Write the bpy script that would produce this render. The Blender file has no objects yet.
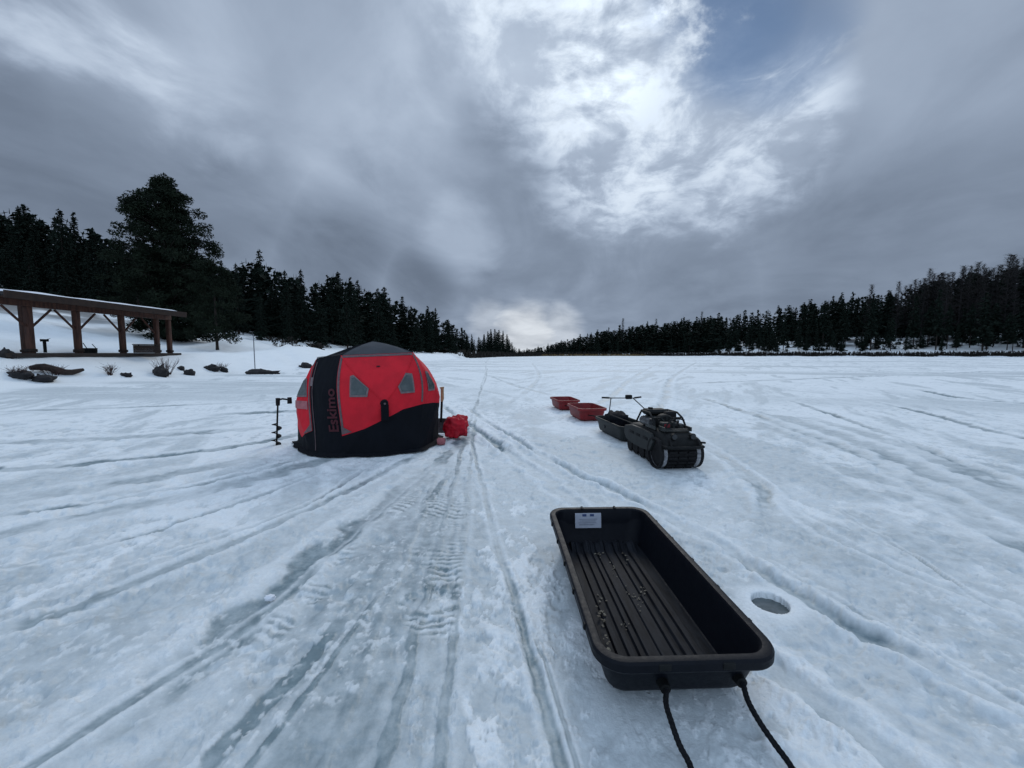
import bpy, math, random
import numpy as np
from mathutils import Vector, Matrix, noise as mnoise
R = math.radians
rng = np.random.default_rng(7); random.seed(7)
scene = bpy.context.scene
C = scene.collection

# ------------------------------------------------------------------ camera
PITCH = math.atan(31/400); H = 1.5
cam = bpy.data.objects.new('camera', bpy.data.cameras.new('camera')); C.objects.link(cam)
cam.location = (0, 0, H); cam.rotation_euler = (math.pi/2 - PITCH, 0, 0)
cam.data.sensor_width = 36; cam.data.lens = 400/1024*36
cam.data.clip_start = .05; cam.data.clip_end = 6000
scene.camera = cam

def ray(px, py):
    a = (px-512)/400; b = (384-py)/400
    return Vector((a, math.cos(PITCH)+b*math.sin(PITCH), -math.sin(PITCH)+b*math.cos(PITCH)))
def ground(px, py, z=0.):
    d = ray(px, py); t = (z-H)/d.z
    return Vector((d.x*t, d.y*t, z))
def at(px, py, Y):
    d = ray(px, py); t = Y/d.y
    return Vector((d.x*t, Y, H+d.z*t))

# ------------------------------------------------------------------ render look
scene.view_settings.view_transform = 'Standard'; scene.view_settings.look = 'None'
scene.view_settings.exposure = 0.0; scene.view_settings.gamma = 1
scene.view_settings.use_curve_mapping = False

# ------------------------------------------------------------------ sun and sky
SUN_AZ, SUN_EL = 12, 33
sun = bpy.data.objects.new('sun', bpy.data.lights.new('sun', 'SUN')); C.objects.link(sun)
sun.data.energy = 0.8; sun.data.angle = R(20); sun.data.color = (1, .97, .92)
sd = Vector((math.sin(R(SUN_AZ))*math.cos(R(SUN_EL)), math.cos(R(SUN_AZ))*math.cos(R(SUN_EL)), math.sin(R(SUN_EL))))
sun.rotation_euler = sd.to_track_quat('Z', 'Y').to_euler()

class NT:
    """small helper to write node trees as expressions"""
    def __init__(s, tree): s.t = tree
    def n(s, typ, **kw):
        nd = s.t.nodes.new(typ)
        for k, v in kw.items(): setattr(nd, k, v)
        return nd
    def put(s, sock, v):
        if isinstance(v, bpy.types.NodeSocket): s.t.links.new(v, sock)
        elif v is not None: sock.default_value = v
    def m(s, op, a, b=None, c=None, clamp=False):
        nd = s.n('ShaderNodeMath', operation=op, use_clamp=clamp)
        for i, v in enumerate((a, b, c)):
            if v is not None: s.put(nd.inputs[i], v)
        return nd.outputs[0]
    def vm(s, op, a, b=None):
        nd = s.n('ShaderNodeVectorMath', operation=op)
        s.put(nd.inputs[0], a)
        if b is not None: s.put(nd.inputs[1], b)
        return nd.outputs['Value'] if op in ('DOT_PRODUCT', 'LENGTH') else nd.outputs[0]
    def noise(s, vec, scale, detail=4, rough=.5, dist=0., typ='FBM'):
        nd = s.n('ShaderNodeTexNoise'); nd.noise_dimensions = '3D'
        s.put(nd.inputs['Vector'], vec)
        nd.inputs['Scale'].default_value = scale; nd.inputs['Detail'].default_value = detail
        nd.inputs['Roughness'].default_value = rough; nd.inputs['Distortion'].default_value = dist
        return nd.outputs['Fac']
    def mr(s, v, a, b, c=0., d=1., kind='SMOOTHSTEP'):
        nd = s.n('ShaderNodeMapRange', interpolation_type=kind)
        s.put(nd.inputs[0], v)
        for i, q in enumerate((a, b, c, d)): s.put(nd.inputs[i+1], q)
        return nd.outputs[0]
    def mix(s, f, a, b):
        nd = s.n('ShaderNodeMix', data_type='RGBA')
        s.put(nd.inputs[0], f)
        for i, q in ((6, a), (7, b)):
            s.put(nd.inputs[i], (*q, 1) if isinstance(q, tuple) and len(q) == 3 else q)
        return nd.outputs[2]
    def comb(s, x, y, z):
        nd = s.n('ShaderNodeCombineXYZ')
        for i, q in enumerate((x, y, z)): s.put(nd.inputs[i], q)
        return nd.outputs[0]

def build_sky():
    w = bpy.data.worlds.new('World'); scene.world = w; w.use_nodes = True
    t = w.node_tree; t.nodes.clear(); N = NT(t)
    out = N.n('ShaderNodeOutputWorld')
    d = N.vm('NORMALIZE', N.n('ShaderNodeTexCoord').outputs['Generated'])
    sp = N.n('ShaderNodeSeparateXYZ'); N.put(sp.inputs[0], d)
    x, y, z = sp.outputs
    # cloud layer plane coordinates (clouds lie in a level sheet overhead), bands running towards azimuth 6 deg
    zz = N.m('ADD', N.m('MAXIMUM', z, 0.), .27)
    u = N.m('MULTIPLY', N.m('DIVIDE', x, zz), 1.25); v = N.m('MULTIPLY', N.m('DIVIDE', y, zz), 1.35)
    ca, sa = math.cos(R(9)), math.sin(R(9))
    ua = N.m('SUBTRACT', N.m('MULTIPLY', u, ca), N.m('MULTIPLY', v, sa))
    va = N.m('ADD', N.m('MULTIPLY', u, sa), N.m('MULTIPLY', v, ca))
    pl_band = N.comb(N.m('MULTIPLY', ua, .95), N.m('MULTIPLY', va, .62), 3.1)
    pl = N.comb(ua, N.m('MULTIPLY', va, .8), .7)
    n_band = N.noise(pl_band, 1.5, 8, .55, .9)
    n_fine = N.noise(pl, 2.6, 7, .55, .3)
    n_puff = N.noise(N.comb(ua, N.m('MULTIPLY', va, .85), 5.3), 3.1, 9, .60, .5)
    n_det = N.noise(N.comb(ua, N.m('MULTIPLY', va, .95), 8.1), 8.5, 7, .6, .4)
    def blob(px, py, deg, soft=1.):
        c = ray(px, py).normalized()
        dt = N.vm('DOT_PRODUCT', d, tuple(c))
        # warped by noise so the edges are ragged
        dt = N.m('ADD', dt, N.m('MULTIPLY', N.m('SUBTRACT', n_fine, .5), (1-math.cos(R(deg)))*1.1))
        return N.mr(dt, math.cos(R(deg)), 1.-(1-math.cos(R(deg)))*.08)
    def mx(*a):
        r = a[0]
        for b in a[1:]: r = N.m('MAXIMUM', r, b)
        return r
    band = N.mr(n_band, .33, .68)
    fine = N.m('SUBTRACT', n_fine, .5)
    # grey stratocumulus base
    soft = lambda px, py, deg, k: N.m('MULTIPLY', blob(px, py, deg), k)
    def add(l, *terms):
        for t_ in terms: l = N.m('ADD', l, t_)
        return l
    lum = N.m('ADD', N.m('MULTIPLY', band, .075), .268)
    lum = add(lum, N.m('MULTIPLY', fine, .12), N.m('MULTIPLY', N.m('SUBTRACT', n_det, .5), .03))
    # thinner, lighter sheet high on the left and right
    lum = add(lum, soft(300, 70, 17, .13), soft(130, 40, 12, .11), soft(420, 150, 10, .06), soft(930, 70, 15, .06), soft(470, 10, 12, .12), soft(460, 240, 7, .10))
    # thick dark bands: a long diagonal roll on the left, a bank low on the right
    dark = mx(blob(0, 140, 9), blob(110, 175, 10), blob(220, 195, 10), blob(330, 250, 9), blob(420, 285, 6), N.m('MULTIPLY', blob(870, 250, 13), .8), N.m('MULTIPLY', blob(980, 260, 12), .8), N.m('MULTIPLY', blob(700, 290, 9), .7), N.m('MULTIPLY', blob(490, 120, 5.5), .5), N.m('MULTIPLY', blob(820, 170, 7), .45))
    lum = N.m('MULTIPLY', lum, N.m('SUBTRACT', 1., N.m('MULTIPLY', dark, .29)))
    # thin bright cloud in front of the sun, broken into puffs
    thin = mx(blob(590, 20, 16), N.m('MULTIPLY', blob(635, 110, 17), .95), N.m('MULTIPLY', blob(735, 145, 11), .8), N.m('MULTIPLY', blob(560, -60, 17), .9))
    puff = N.mr(N.m('ADD', N.m('MULTIPLY', n_puff, .72), N.m('MULTIPLY', n_det, .38)), .45, .65)
    lum = N.m('ADD', lum, N.m('MULTIPLY', thin, N.m('ADD', N.m('MULTIPLY', puff, .40), .17)))
    lum = add(lum, N.m('MULTIPLY', soft(615, 50, 8, .15), puff))
    # thin bright streak upper left
    lum = add(lum, N.m('MULTIPLY', mx(blob(70, 40, 8), N.m('MULTIPLY', blob(130, 85, 6), .8), N.m('MULTIPLY', blob(215, 130, 5), .4)), N.m('MULTIPLY', N.mr(n_fine, .38, .62), .24)))
    # small faint opening low over the end of the lake
    gap = mx(blob(525, 338, 6.5), N.m('MULTIPLY', blob(555, 335, 5), .7), N.m('MULTIPLY', blob(490, 322, 4), .5))
    lum = N.m('ADD', lum, N.m('MULTIPLY', gap, N.m('ADD', N.m('MULTIPLY', n_fine, .5), .06)))
    # overcast brightening towards the zenith and away from the thick bank ahead
    up = N.mr(z, .66, .95); back = N.mr(y, .25, -.5)
    lum = N.m('ADD', lum, N.m('MULTIPLY', mx(up, back), .44))
    col = N.mix(N.mr(lum, .15, .80, kind='LINEAR'), (.785, 1.0, 1.37), (.88, 1.0, 1.15))
    col = N.mix(mx(up, back), col, (.78, 1.0, 1.33))
    col = N.mix(N.m('MULTIPLY', gap, .6), col, (.98, 1.0, 1.02))
    cb = N.n('ShaderNodeBackground'); N.put(cb.inputs[0], col); N.put(cb.inputs[1], lum)
    sky = N.n('ShaderNodeTexSky', sky_type='NISHITA')
    sky.sun_disc = False; sky.dust_density = 0; sky.ozone_density = 2; sky.air_density = 1; sky.sun_elevation = R(SUN_EL); sky.sun_rotation = R(SUN_AZ)
    sb = N.n('ShaderNodeBackground'); N.put(sb.inputs[0], sky.outputs[0]); sb.inputs[1].default_value = .068
    # opening in the cloud that shows the blue sky
    hole = mx(blob(740, 15, 9), N.m('MULTIPLY', blob(780, 40, 7), .7), blob(750, -60, 11))
    hole = N.m('MULTIPLY', hole, N.m('SUBTRACT', 1., N.mr(n_puff, .50, .62)))
    mixs = N.n('ShaderNodeMixShader'); N.put(mixs.inputs[0], N.m('MULTIPLY', hole, .85))
    N.put(mixs.inputs[1], cb.outputs[0]); N.put(mixs.inputs[2], sb.outputs[0])
    N.put(out.inputs[0], mixs.outputs[0])
build_sky()

# ------------------------------------------------------------------ materials
def mat(name, col, rough=.7, col2=None, scale=8., bump=0., bscale=None, spec=.3, metal=0., stretch=None, rvar=0.):
    m = bpy.data.materials.new(name); m.use_nodes = True
    t = m.node_tree; N = NT(t); b = t.nodes['Principled BSDF']
    b.inputs['Roughness'].default_value = rough; b.inputs['Metallic'].default_value = metal
    b.inputs['Specular IOR Level'].default_value = spec
    co = N.n('ShaderNodeTexCoord').outputs['Object']
    if stretch: co = N.vm('MULTIPLY', co, stretch)
    col2 = col2 or tuple(c*.72 for c in col)
    f = N.noise(co, scale, 6, .6)
    N.put(b.inputs['Base Color'], N.mix(N.mr(f, .35, .65), col, col2))
    if rvar: N.put(b.inputs['Roughness'], N.mr(N.noise(co, scale*2.3, 5, .65), .3, .7, max(0, rough-rvar), min(1, rough+rvar)))
    if bump:
        bn = N.n('ShaderNodeBump'); bn.inputs['Strength'].default_value = 1; bn.inputs['Distance'].default_value = bump
        N.put(bn.inputs['Height'], N.noise(co, bscale or scale*3, 5, .6)); N.put(b.inputs['Normal'], bn.outputs[0])
    return m
M = {}
M['red'] = mat('red tent fabric', (.60, .009, .022), .75, (.48, .007, .018), 3, .006, 5)
M['black_fab'] = mat('black tent fabric', (.0045, .0058, .009), .85, (.0035, .0045, .007), 4, .008, 5, spec=.15)
M['grey_roof'] = mat('grey roof fabric', (.045, .052, .062), .8, (.036, .042, .05), 4, .006, 4)
M['trim'] = mat('grey reflective trim', (.13, .085, .09), .5, (.09, .06, .065), 20)
M['clear'] = mat('clear vinyl window', (.035, .050, .052), .22, (.065, .08, .08), 9, .004, 14, spec=.5)
M['pale'] = mat('pale grey binding', (.19, .15, .155), .7, (.14, .11, .115), 20)
M['letters'] = mat('dark red lettering', (.060, .009, .015), .7, (.05, .008, .013), 10)
M['tag'] = mat('pinkish tag', (.38, .13, .14), .7, (.28, .09, .10), 10)
M['plastic'] = mat('black sled plastic', (.0038, .0050, .0082), .5, (.005, .0065, .010), 20, .0008, 120, spec=.13, rvar=.06)
M['plastic_floor'] = mat('scuffed sled floor', (.0035, .0045, .007), .6, (.0125, .0145, .019), 7, .001, 60, spec=.10, stretch=(6, 1, 1))
M['sticker'] = mat('white sticker', (.42, .44, .50), .4, (.38, .40, .46), 30)
M['ink'] = mat('blue sticker print', (.06, .09, .2), .5)
M['ink2'] = mat('grey sticker print', (.22, .24, .29), .5)
M['rope'] = mat('black rope', (.006, .0065, .008), .85, (.018, .019, .022), 160, .003, 260, spec=.1)
M['debris'] = mat('tan chips', (.20, .18, .14), .8, (.10, .08, .06), 30)
M['rubber'] = mat('black rubber', (.006, .006, .007), .75, (.011, .011, .012), 25, .003, 40, spec=.2)
M['metal_blk'] = mat('black painted metal', (.006, .0065, .007), .6, (.011, .012, .012), 14, spec=.15)
M['headlight'] = mat('headlight lens', (.03, .032, .035), .25, (.02, .022, .024), 20, spec=.4)
M['side'] = mat('dark grey side cover', (.013, .016, .016), .6, (.008, .010, .010), 7, .002, 30)
M['engine'] = mat('cast engine metal', (.04, .045, .045), .5, (.025, .027, .027), 18, .002, 40, metal=.3)
M['caked'] = mat('snow caked wheel', (.36, .36, .37), .8, (.12, .12, .13), 14, .006, 25)
M['redp'] = mat('red sled plastic', (.20, .012, .014), .5, (.13, .010, .012), 6, .002, 30)
M['redbag'] = mat('red nylon bag', (.50, .006, .02), .65, (.32, .004, .014), 6, .012, 9)
M['redlabel'] = mat('red engine decal', (.16, .012, .018), .5)
M['tan'] = mat('tan grip', (.42, .27, .15), .6, (.33, .2, .11), 15)
M['steel'] = mat('dull steel', (.12, .125, .13), .45, (.06, .06, .065), 12, metal=.6)
M['timber'] = mat('stained timber', (.080, .034, .022), .75, (.036, .015, .011), 3, .006, 14, stretch=(3, 3, .5))
M['timber_dk'] = mat('dark timber', (.03, .017, .012), .8, (.018, .011, .009), 4, .005, 12)
M['roofing'] = mat('dark roofing', (.02, .018, .018), .7)
M['concrete'] = mat('dark wet slab', (.035, .026, .022), .8, (.02, .015, .013), 3)
M['snowload'] = mat('settled snow', (.78, .80, .83), .85, (.70, .73, .78), 2, .05, 1.5, spec=.2)
M['rock'] = mat('dark boulder', (.035, .033, .034), .85, (.016, .015, .016), 3, .05, 4)
M['log'] = mat('driftwood', (.045, .030, .024), .85, (.022, .015, .013), 4, .02, 8)
M['twig'] = mat('bare twigs', (.075, .043, .038), .85, (.045, .026, .023), 6)
M['bark'] = mat('conifer bark', (.030, .022, .018), .9, (.016, .012, .010), 3, .03, 6)
M['greybark'] = mat('grey dead bark', (.026, .023, .023), .9, (.016, .015, .015), 3)
M['needles'] = mat('dark needles', (.017, .025, .019), .9, (.009, .014, .011), .9, spec=.05)
M['needles2'] = mat('pine needles', (.019, .027, .017), .9, (.009, .013, .009), .8, spec=.05)
M['brush'] = mat('dark brush', (.022, .018, .014), .9, (.012, .010, .008), 1)
M['reed'] = mat('dry reeds', (.22, .15, .06), .9, (.13, .09, .04), 2)
M['water'] = mat('slushy hole water', (.065, .08, .082), .2, (.105, .125, .13), 14, .003, 20, spec=.5)
M['greypole'] = mat('grey pole', (.16, .17, .19), .6)

# ------------------------------------------------------------------ mesh helpers
class MB:
    def __init__(s): s.v = []; s.f = []
    def add(s, vs, fs):
        o = len(s.v); s.v += [tuple(p) for p in vs]; s.f += [tuple(i+o for i in f) for f in fs]; return s
    def box(s, c, size, rot=None, bev=0.):
        hx, hy, hz = (q/2 for q in size)
        if not bev:
            vs = [Vector((sx*hx, sy*hy, sz*hz)) for sz in (-1, 1) for sy in (-1, 1) for sx in (-1, 1)]
            fs = [(0, 2, 3, 1), (4, 5, 7, 6), (0, 1, 5, 4), (2, 6, 7, 3), (0, 4, 6, 2), (1, 3, 7, 5)]
        else:
            vs, fs = [], []
            lo = []
            for z, i in ((-hz, bev), (-hz+bev, 0), (hz-bev, 0), (hz, bev)):
                lp = rrect(hx-i, hy-i, max(bev-i*.5, bev*.3), 2)
                lo.append([Vector((p[0], p[1], z)) for p in lp])
            n = len(lo[0])
            for l in lo: vs += l
            for k in range(3):
                for i in range(n):
                    j = (i+1) % n; fs.append((k*n+i, k*n+j, (k+1)*n+j, (k+1)*n+i))
            fs.append(tuple(range(n))[::-1]); fs.append(tuple(3*n+i for i in range(n)))
        if rot is not None: vs = [rot @ v for v in vs]
        return s.add([v+Vector(c) for v in vs], fs)
    def tube(s, pts, r, n=8, caps=True):
        pts = [Vector(p) for p in pts]; rs = r if isinstance(r, (list, tuple)) else [r]*len(pts)
        vs, fs = [], []; up = None
        for i, p in enumerate(pts):
            t = (pts[min(i+1, len(pts)-1)]-pts[max(i-1, 0)]).normalized()
            if up is None:
                up = Vector((0, 0, 1)) if abs(t.z) < .9 else Vector((1, 0, 0))
            a = t.cross(up).normalized(); b = a.cross(t).normalized(); up = b
            for k in range(n):
                w = 2*math.pi*k/n; vs.append(p+a*math.cos(w)*rs[i]+b*math.sin(w)*rs[i])
        for i in range(len(pts)-1):
            for k in range(n):
                j = (k+1) % n; fs.append((i*n+k, i*n+j, (i+1)*n+j, (i+1)*n+k))
        if caps: fs.append(tuple(range(n))[::-1]); fs.append(tuple((len(pts)-1)*n+k for k in range(n)))
        return s.add(vs, fs)
    def loft(s, loops, cap0=True, cap1=True):
        n = len(loops[0]); vs = [p for l in loops for p in l]; fs = []
        for k in range(len(loops)-1):
            for i in range(n):
                j = (i+1) % n; fs.append((k*n+i, k*n+j, (k+1)*n+j, (k+1)*n+i))
        if cap0: fs.append(tuple(range(n))[::-1])
        if cap1: fs.append(tuple((len(loops)-1)*n+i for i in range(n)))
        return s.add(vs, fs)
    def grid(s, fn, nu, nv):
        vs = [fn(i/nu, j/nv) for j in range(nv+1) for i in range(nu+1)]
        fs = [(j*(nu+1)+i, j*(nu+1)+i+1, (j+1)*(nu+1)+i+1, (j+1)*(nu+1)+i) for j in range(nv) for i in range(nu)]
        return s.add(vs, fs)
    def build(s, name, m, parent=None, smooth=True, angle=35, loc=None):
        me = bpy.data.meshes.new(name); me.from_pydata(s.v, [], s.f); me.update()
        if smooth:
            me.polygons.foreach_set('use_smooth', [True]*len(me.polygons))
            me.set_sharp_from_angle(angle=R(angle))
        me.materials.append(m if not isinstance(m, str) else M[m])
        o = bpy.data.objects.new(name, me); C.objects.link(o)
        if parent: o.parent = parent
        if loc is not None: o.location = loc
        return o
def rrect(hx, hy, r, seg=5):
    pts = []
    for cx, cy, a0 in ((hx-r, hy-r, 0), (-hx+r, hy-r, 90), (-hx+r, -hy+r, 180), (hx-r, -hy+r, 270)):
        for k in range(seg+1):
            a = R(a0+90*k/seg); pts.append((cx+r*math.cos(a), cy+r*math.sin(a)))
    return pts
def tag(o, label=None, cat=None, group=None, kind=None):
    if label: o['label'] = label
    if cat: o['category'] = cat
    if group: o['group'] = group
    if kind: o['kind'] = kind
    return o
def thing(name, label, cat, loc=(0, 0, 0), rz=0., group=None):
    o = bpy.data.objects.new(name, None); C.objects.link(o); o.location = loc; o.rotation_euler = (0, 0, rz)
    o.empty_display_size = .2
    return tag(o, label, cat, group)
def np_mesh(name, V, F, m, smooth=False):
    """V (n,3) float, F (m,4) int -> mesh"""
    me = bpy.data.meshes.new(name); k = F.shape[1]
    me.vertices.add(len(V)); me.vertices.foreach_set('co', np.ascontiguousarray(V, dtype=np.float32).ravel())
    me.loops.add(F.size); me.loops.foreach_set('vertex_index', np.ascontiguousarray(F, dtype=np.int32).ravel())
    me.polygons.add(len(F)); me.polygons.foreach_set('loop_start', np.arange(0, F.size, k, dtype=np.int32))
    if smooth: me.polygons.foreach_set('use_smooth', np.ones(len(F), dtype=bool))
    me.update(calc_edges=True); me.materials.append(M[m] if isinstance(m, str) else m)
    return me

# ------------------------------------------------------------------ terrain
TAB = rng.random((256, 256))
def vnoise(x, y):
    xi = np.floor(x).astype(np.int64); yi = np.floor(y).astype(np.int64)
    fx = x-xi; fy = y-yi; fx = fx*fx*fx*(fx*(fx*6-15)+10); fy = fy*fy*fy*(fy*(fy*6-15)+10)
    a = TAB[xi & 255, yi & 255]; b = TAB[(xi+1) & 255, yi & 255]; c = TAB[xi & 255, (yi+1) & 255]; d = TAB[(xi+1) & 255, (yi+1) & 255]
    return (a*(1-fx)+b*fx)*(1-fy)+(c*(1-fx)+d*fx)*fy
def fbm(x, y, o=4, g=.5):
    r = 0; a = 1; s = 0
    for k in range(o):
        ca, sa = math.cos(.6+k*1.1), math.sin(.6+k*1.1); f = 2.03**k
        r = r+a*vnoise((x*ca-y*sa)*f+17.3*k, (x*sa+y*ca)*f+9.1*k); s += a; a *= g
    return r/s
def sstep(x, a, b):
    t = np.clip((x-a)/(b-a), 0, 1); return t*t*(3-2*t)
SHORE = [(-21, -80), (-21, 32), (-18.5, 60), (-15, 100), (-8, 150), (12, 190), (40, 203), (70, 200), (126, 175), (182, 142), (250, 80), (300, -80)]
def seg_dist(x, y, a, b):
    ax, ay = a; bx, by = b; dx, dy = bx-ax, by-ay; L = dx*dx+dy*dy
    t = np.clip(((x-ax)*dx+(y-ay)*dy)/L, 0, 1)
    return np.hypot(x-ax-t*dx, y-ay-t*dy), t
def poly_dist(x, y, P):
    d = np.full(np.shape(x), 1e9)
    for a, b in zip(P[:-1], P[1:]): d = np.minimum(d, seg_dist(x, y, a, b)[0])
    return d
def inside(x, y, P):
    r = np.zeros(np.shape(x), bool); n = len(P)
    for i in range(n):
        (x1, y1), (x2, y2) = P[i], P[(i+1) % n]
        if y1 == y2: continue
        c = ((y1 > y) != (y2 > y)) & (x < (x2-x1)*(y-y1)/(y2-y1)+x1); r ^= c
    return r
def shore_d(x, y):
    d = poly_dist(x, y, SHORE); return np.where(inside(x, y, SHORE), -d, d)
def terrain(x, y):
    x = np.asarray(x, float); y = np.asarray(y, float)
    d = shore_d(x, y)+(fbm(x*.22, y*.22, 3)-.5)*1.6
    px = np.where(y > 1, 512+400*x/np.maximum(y, 1), np.where(x < 0, 0, 1024))
    slope = np.interp(px, [0, 200, 300, 440, 500, 540, 600, 700, 850, 1024], [.20, .19, .15, .06, .01, .0, .02, .08, .17, .24])
    bank = np.interp(px, [0, 230, 300, 440, 520, 700, 1024], [1.42, 1.45, 1.6, 1.2, .3, .9, 1.3])
    z = bank*sstep(d, -.3, 3.9)+slope*np.clip(d-9, 0, 95)
    z = z+np.where(d > 0, (fbm(x*.35+3, y*.35, 4)-.5)*np.clip(d*.12, 0, .5), 0)
    z = z+1.15*np.exp(-(((x+30.5)/2.6)**2+((y-46)/6)**2))   # mound of pushed-up snow
    z = z+.75*np.exp(-(((x+24)/2.6)**2+((y-45)/5)**2))
    return z, d
def tz(x, y): return float(terrain(np.array([x]), np.array([y]))[0][0])

# tracks on the lake: (points, width, depth, berm, ice, lugs)
TR = [
 ([(-3.4, -1.2), (-1.72, 1.36), (-1.56, 2.2), (-1.42, 3.0), (-1.08, 5.0), (-.6, 8.5)], .20, .022, .016, .75, 0),
 ([(-2.3, .2), (-1.55, 1.9), (-1.33, 2.9), (-.95, 5.6)], .045, .014, .008, .7, 0),
 ([(-1.22, 1.0), (-1.05, 1.75), (-.93, 2.5), (-.83, 3.6), (-.8, 5.5)], .09, .022, .012, .9, 0),
 ([(-1.02, 1.0), (-.9, 1.8), (-.80, 2.6)], .035, .012, .006, .8, 0),
 ([(-.47, .9), (-.505, 1.8), (-.56, 2.8), (-.70, 5.0), (-.86, 7.5), (-1.25, 16), (-1.9, 30), (-4.5, 70), (-8, 150)], .055, .016, .008, .8, 0),
 ([(-.68, .9), (-.72, 1.9), (-.80, 3.0), (-.95, 5.0)], .05, .013, .006, .7, 0),
 ([(-.26, .9), (-.30, 1.8), (-.40, 3.2), (-.62, 6), (-.9, 10), (-1.5, 20), (-2.4, 40)], .05, .014, .008, .7, 0),
 ([(.20, .8), (.165, 1.4), (.07, 2.0), (-.03, 2.6), (-.16, 3.3), (-.37, 4.7), (-.72, 6.8)], .045, .018, .012, .75, 0),
 ([(.26, .8), (.225, 1.4), (.12, 2.05)], .02, .010, .004, .6, 0),
 ([(1.75, .75), (1.42, 1.34), (1.33, 1.62), (1.20, 1.95), (1.02, 2.5), (.72, 3.4), (.527, 4.29), (-.1, 6.1), (-.878, 8.27), (-2.2, 12)], .12, .042, .034, .7, 0),
 ([(2.75, .9), (2.26, 1.42), (1.88, 2.14), (1.58, 3.2), (1.1, 4.35), (.645, 5.27), (-.606, 8.89), (-1.2, 11)], .095, .032, .028, .6, 0),
 ([(2.3, 1.3), (2.05, 2.14), (1.85, 2.9)], .03, .012, .008, .5, 0),
 ([(3.5, 1.2), (2.9, 2.3), (2.62, 3.2), (2.9, 4.6), (3.05, 6.0), (3.3, 8)], .07, .016, .012, .5, 0),
 ([(2.3, 3.4), (2.75, 4.3), (3.0, 5.4), (3.2, 6.8), (3.35, 9)], .12, .022, .018, .75, 0),
 ([(2.85, 2.2), (3.0, 3.0), (3.15, 3.9)], .03, .015, .008, .7, 0),
 ([(5.3, 3.0), (5.75, 4.39), (7.18, 7.93), (9, 13)], .14, .02, .02, .9, 0), ([(3.5, 2.0), (4.0, 3.03), (5.24, 6.1), (5.94, 10.1), (6.5, 14)], .20, .016, .02, .75, 0), ([(4.5, 3.0), (5.65, 6.0), (6.4, 9.6)], .34, .010, .012, .62, 0), ([(5.0, 3.3), (6.25, 6.2), (7.1, 9.8)], .26, .010, .012, .6, 0), ([(-7, 1.9), (-4.2, 3.3), (-2.9, 5.0), (-2.2, 7)], .26, .008, .012, .55, 0), ([(-3.6, .9), (-2.55, 2.4), (-1.95, 3.8), (-1.35, 6.0)], .09, .012, .014, .7, 0), ([(-6, 3.6), (-4.4, 4.6), (-3.5, 6.2)], .28, .008, .012, .55, 0), ([(-10, 6.4), (-6.5, 7.2), (-4.2, 8.6)], .3, .008, .012, .6, 0),
 ([(9, 5.4), (9.2, 7.5), (10.2, 9.6), (11.5, 13)], .16, .02, .02, .8, 0),
 ([(16, 11), (15, 13), (17, 17)], .25, .02, .02, .8, 0),
 ([(-9, 4.6), (-6.2, 5.2), (-4.6, 6.2), (-3.6, 8.0)], .20, .012, .012, .9, 0), ([(-5, 3.4), (-3.6, 4.4), (-2.9, 5.8)], .10, .012, .012, .7, 0), ([(-4.2, 2.2), (-3.0, 3.3), (-2.4, 5.0)], .06, .012, .012, .7, 0),
 ([(-8.0, 9.6), (-5.3, 10.4), (-3.6, 11.4)], .35, .012, .01, .8, 0),
 ([(-2.9, 2.6), (-2.35, 3.2), (-2.0, 4.0), (-1.9, 5.2)], .05, .012, .008, .6, 0),
 ([(-14, 10), (-8, 12.4), (-4, 17)], .3, .012, .01, .5, 0),
 ([(1.2, 9), (3.5, 14), (8, 26), (20, 55)], .22, .02, .018, .5, 0), ([(2.6, 8.2), (4.9, 12.8), (11, 27), (30, 65)], .25, .02, .02, .5, 0),
 ([(-.3, 11), (.9, 18), (2, 30), (3, 60)], .2, .02, .016, .4, 0), ([(1.5, 14), (0, 19), (-1.8, 28)], .2, .016, .016, .5, 0),
 ([(7, 19), (14, 22), (40, 33)], .4, .014, .012, .6, 0),
 ([(-18, 14.5), (-9, 18), (-4, 26)], .4, .014, .012, .4, 0), ([(-17, 21), (-10, 25), (-3, 40)], .5, .014, .012, .4, 0),
]
ICE_PATCH = [((-1.35, .9), (-.22, .9), (-.30, 2.0), (-.45, 3.4), (-.62, 5.6), (-.95, 5.6), (-1.0, 3.2), (-1.12, 2.0)),
             ((4.1, 2.2), (6.8, 3.2), (6.5, 4.5), (7.1, 7.9), (6.2, 10.2), (4.6, 8.0), (4.75, 5.6), (4.05, 3.4)),
             
             ((1.5, 1.1), (2.3, 1.25), (2.3, 1.75), (1.65, 2.0), (1.42, 1.8)),
             ((2.1, 2.9), (3.0, 2.4), (3.4, 3.0), (2.6, 3.9)),
             ((-3.8, .8), (-1.75, .8), (-1.8, 2.0), (-2.2, 3.0), (-3.4, 3.2))]
HOLE = (1.562, 2.31, .098)
SLED_C = (.687, 2.31)
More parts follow.
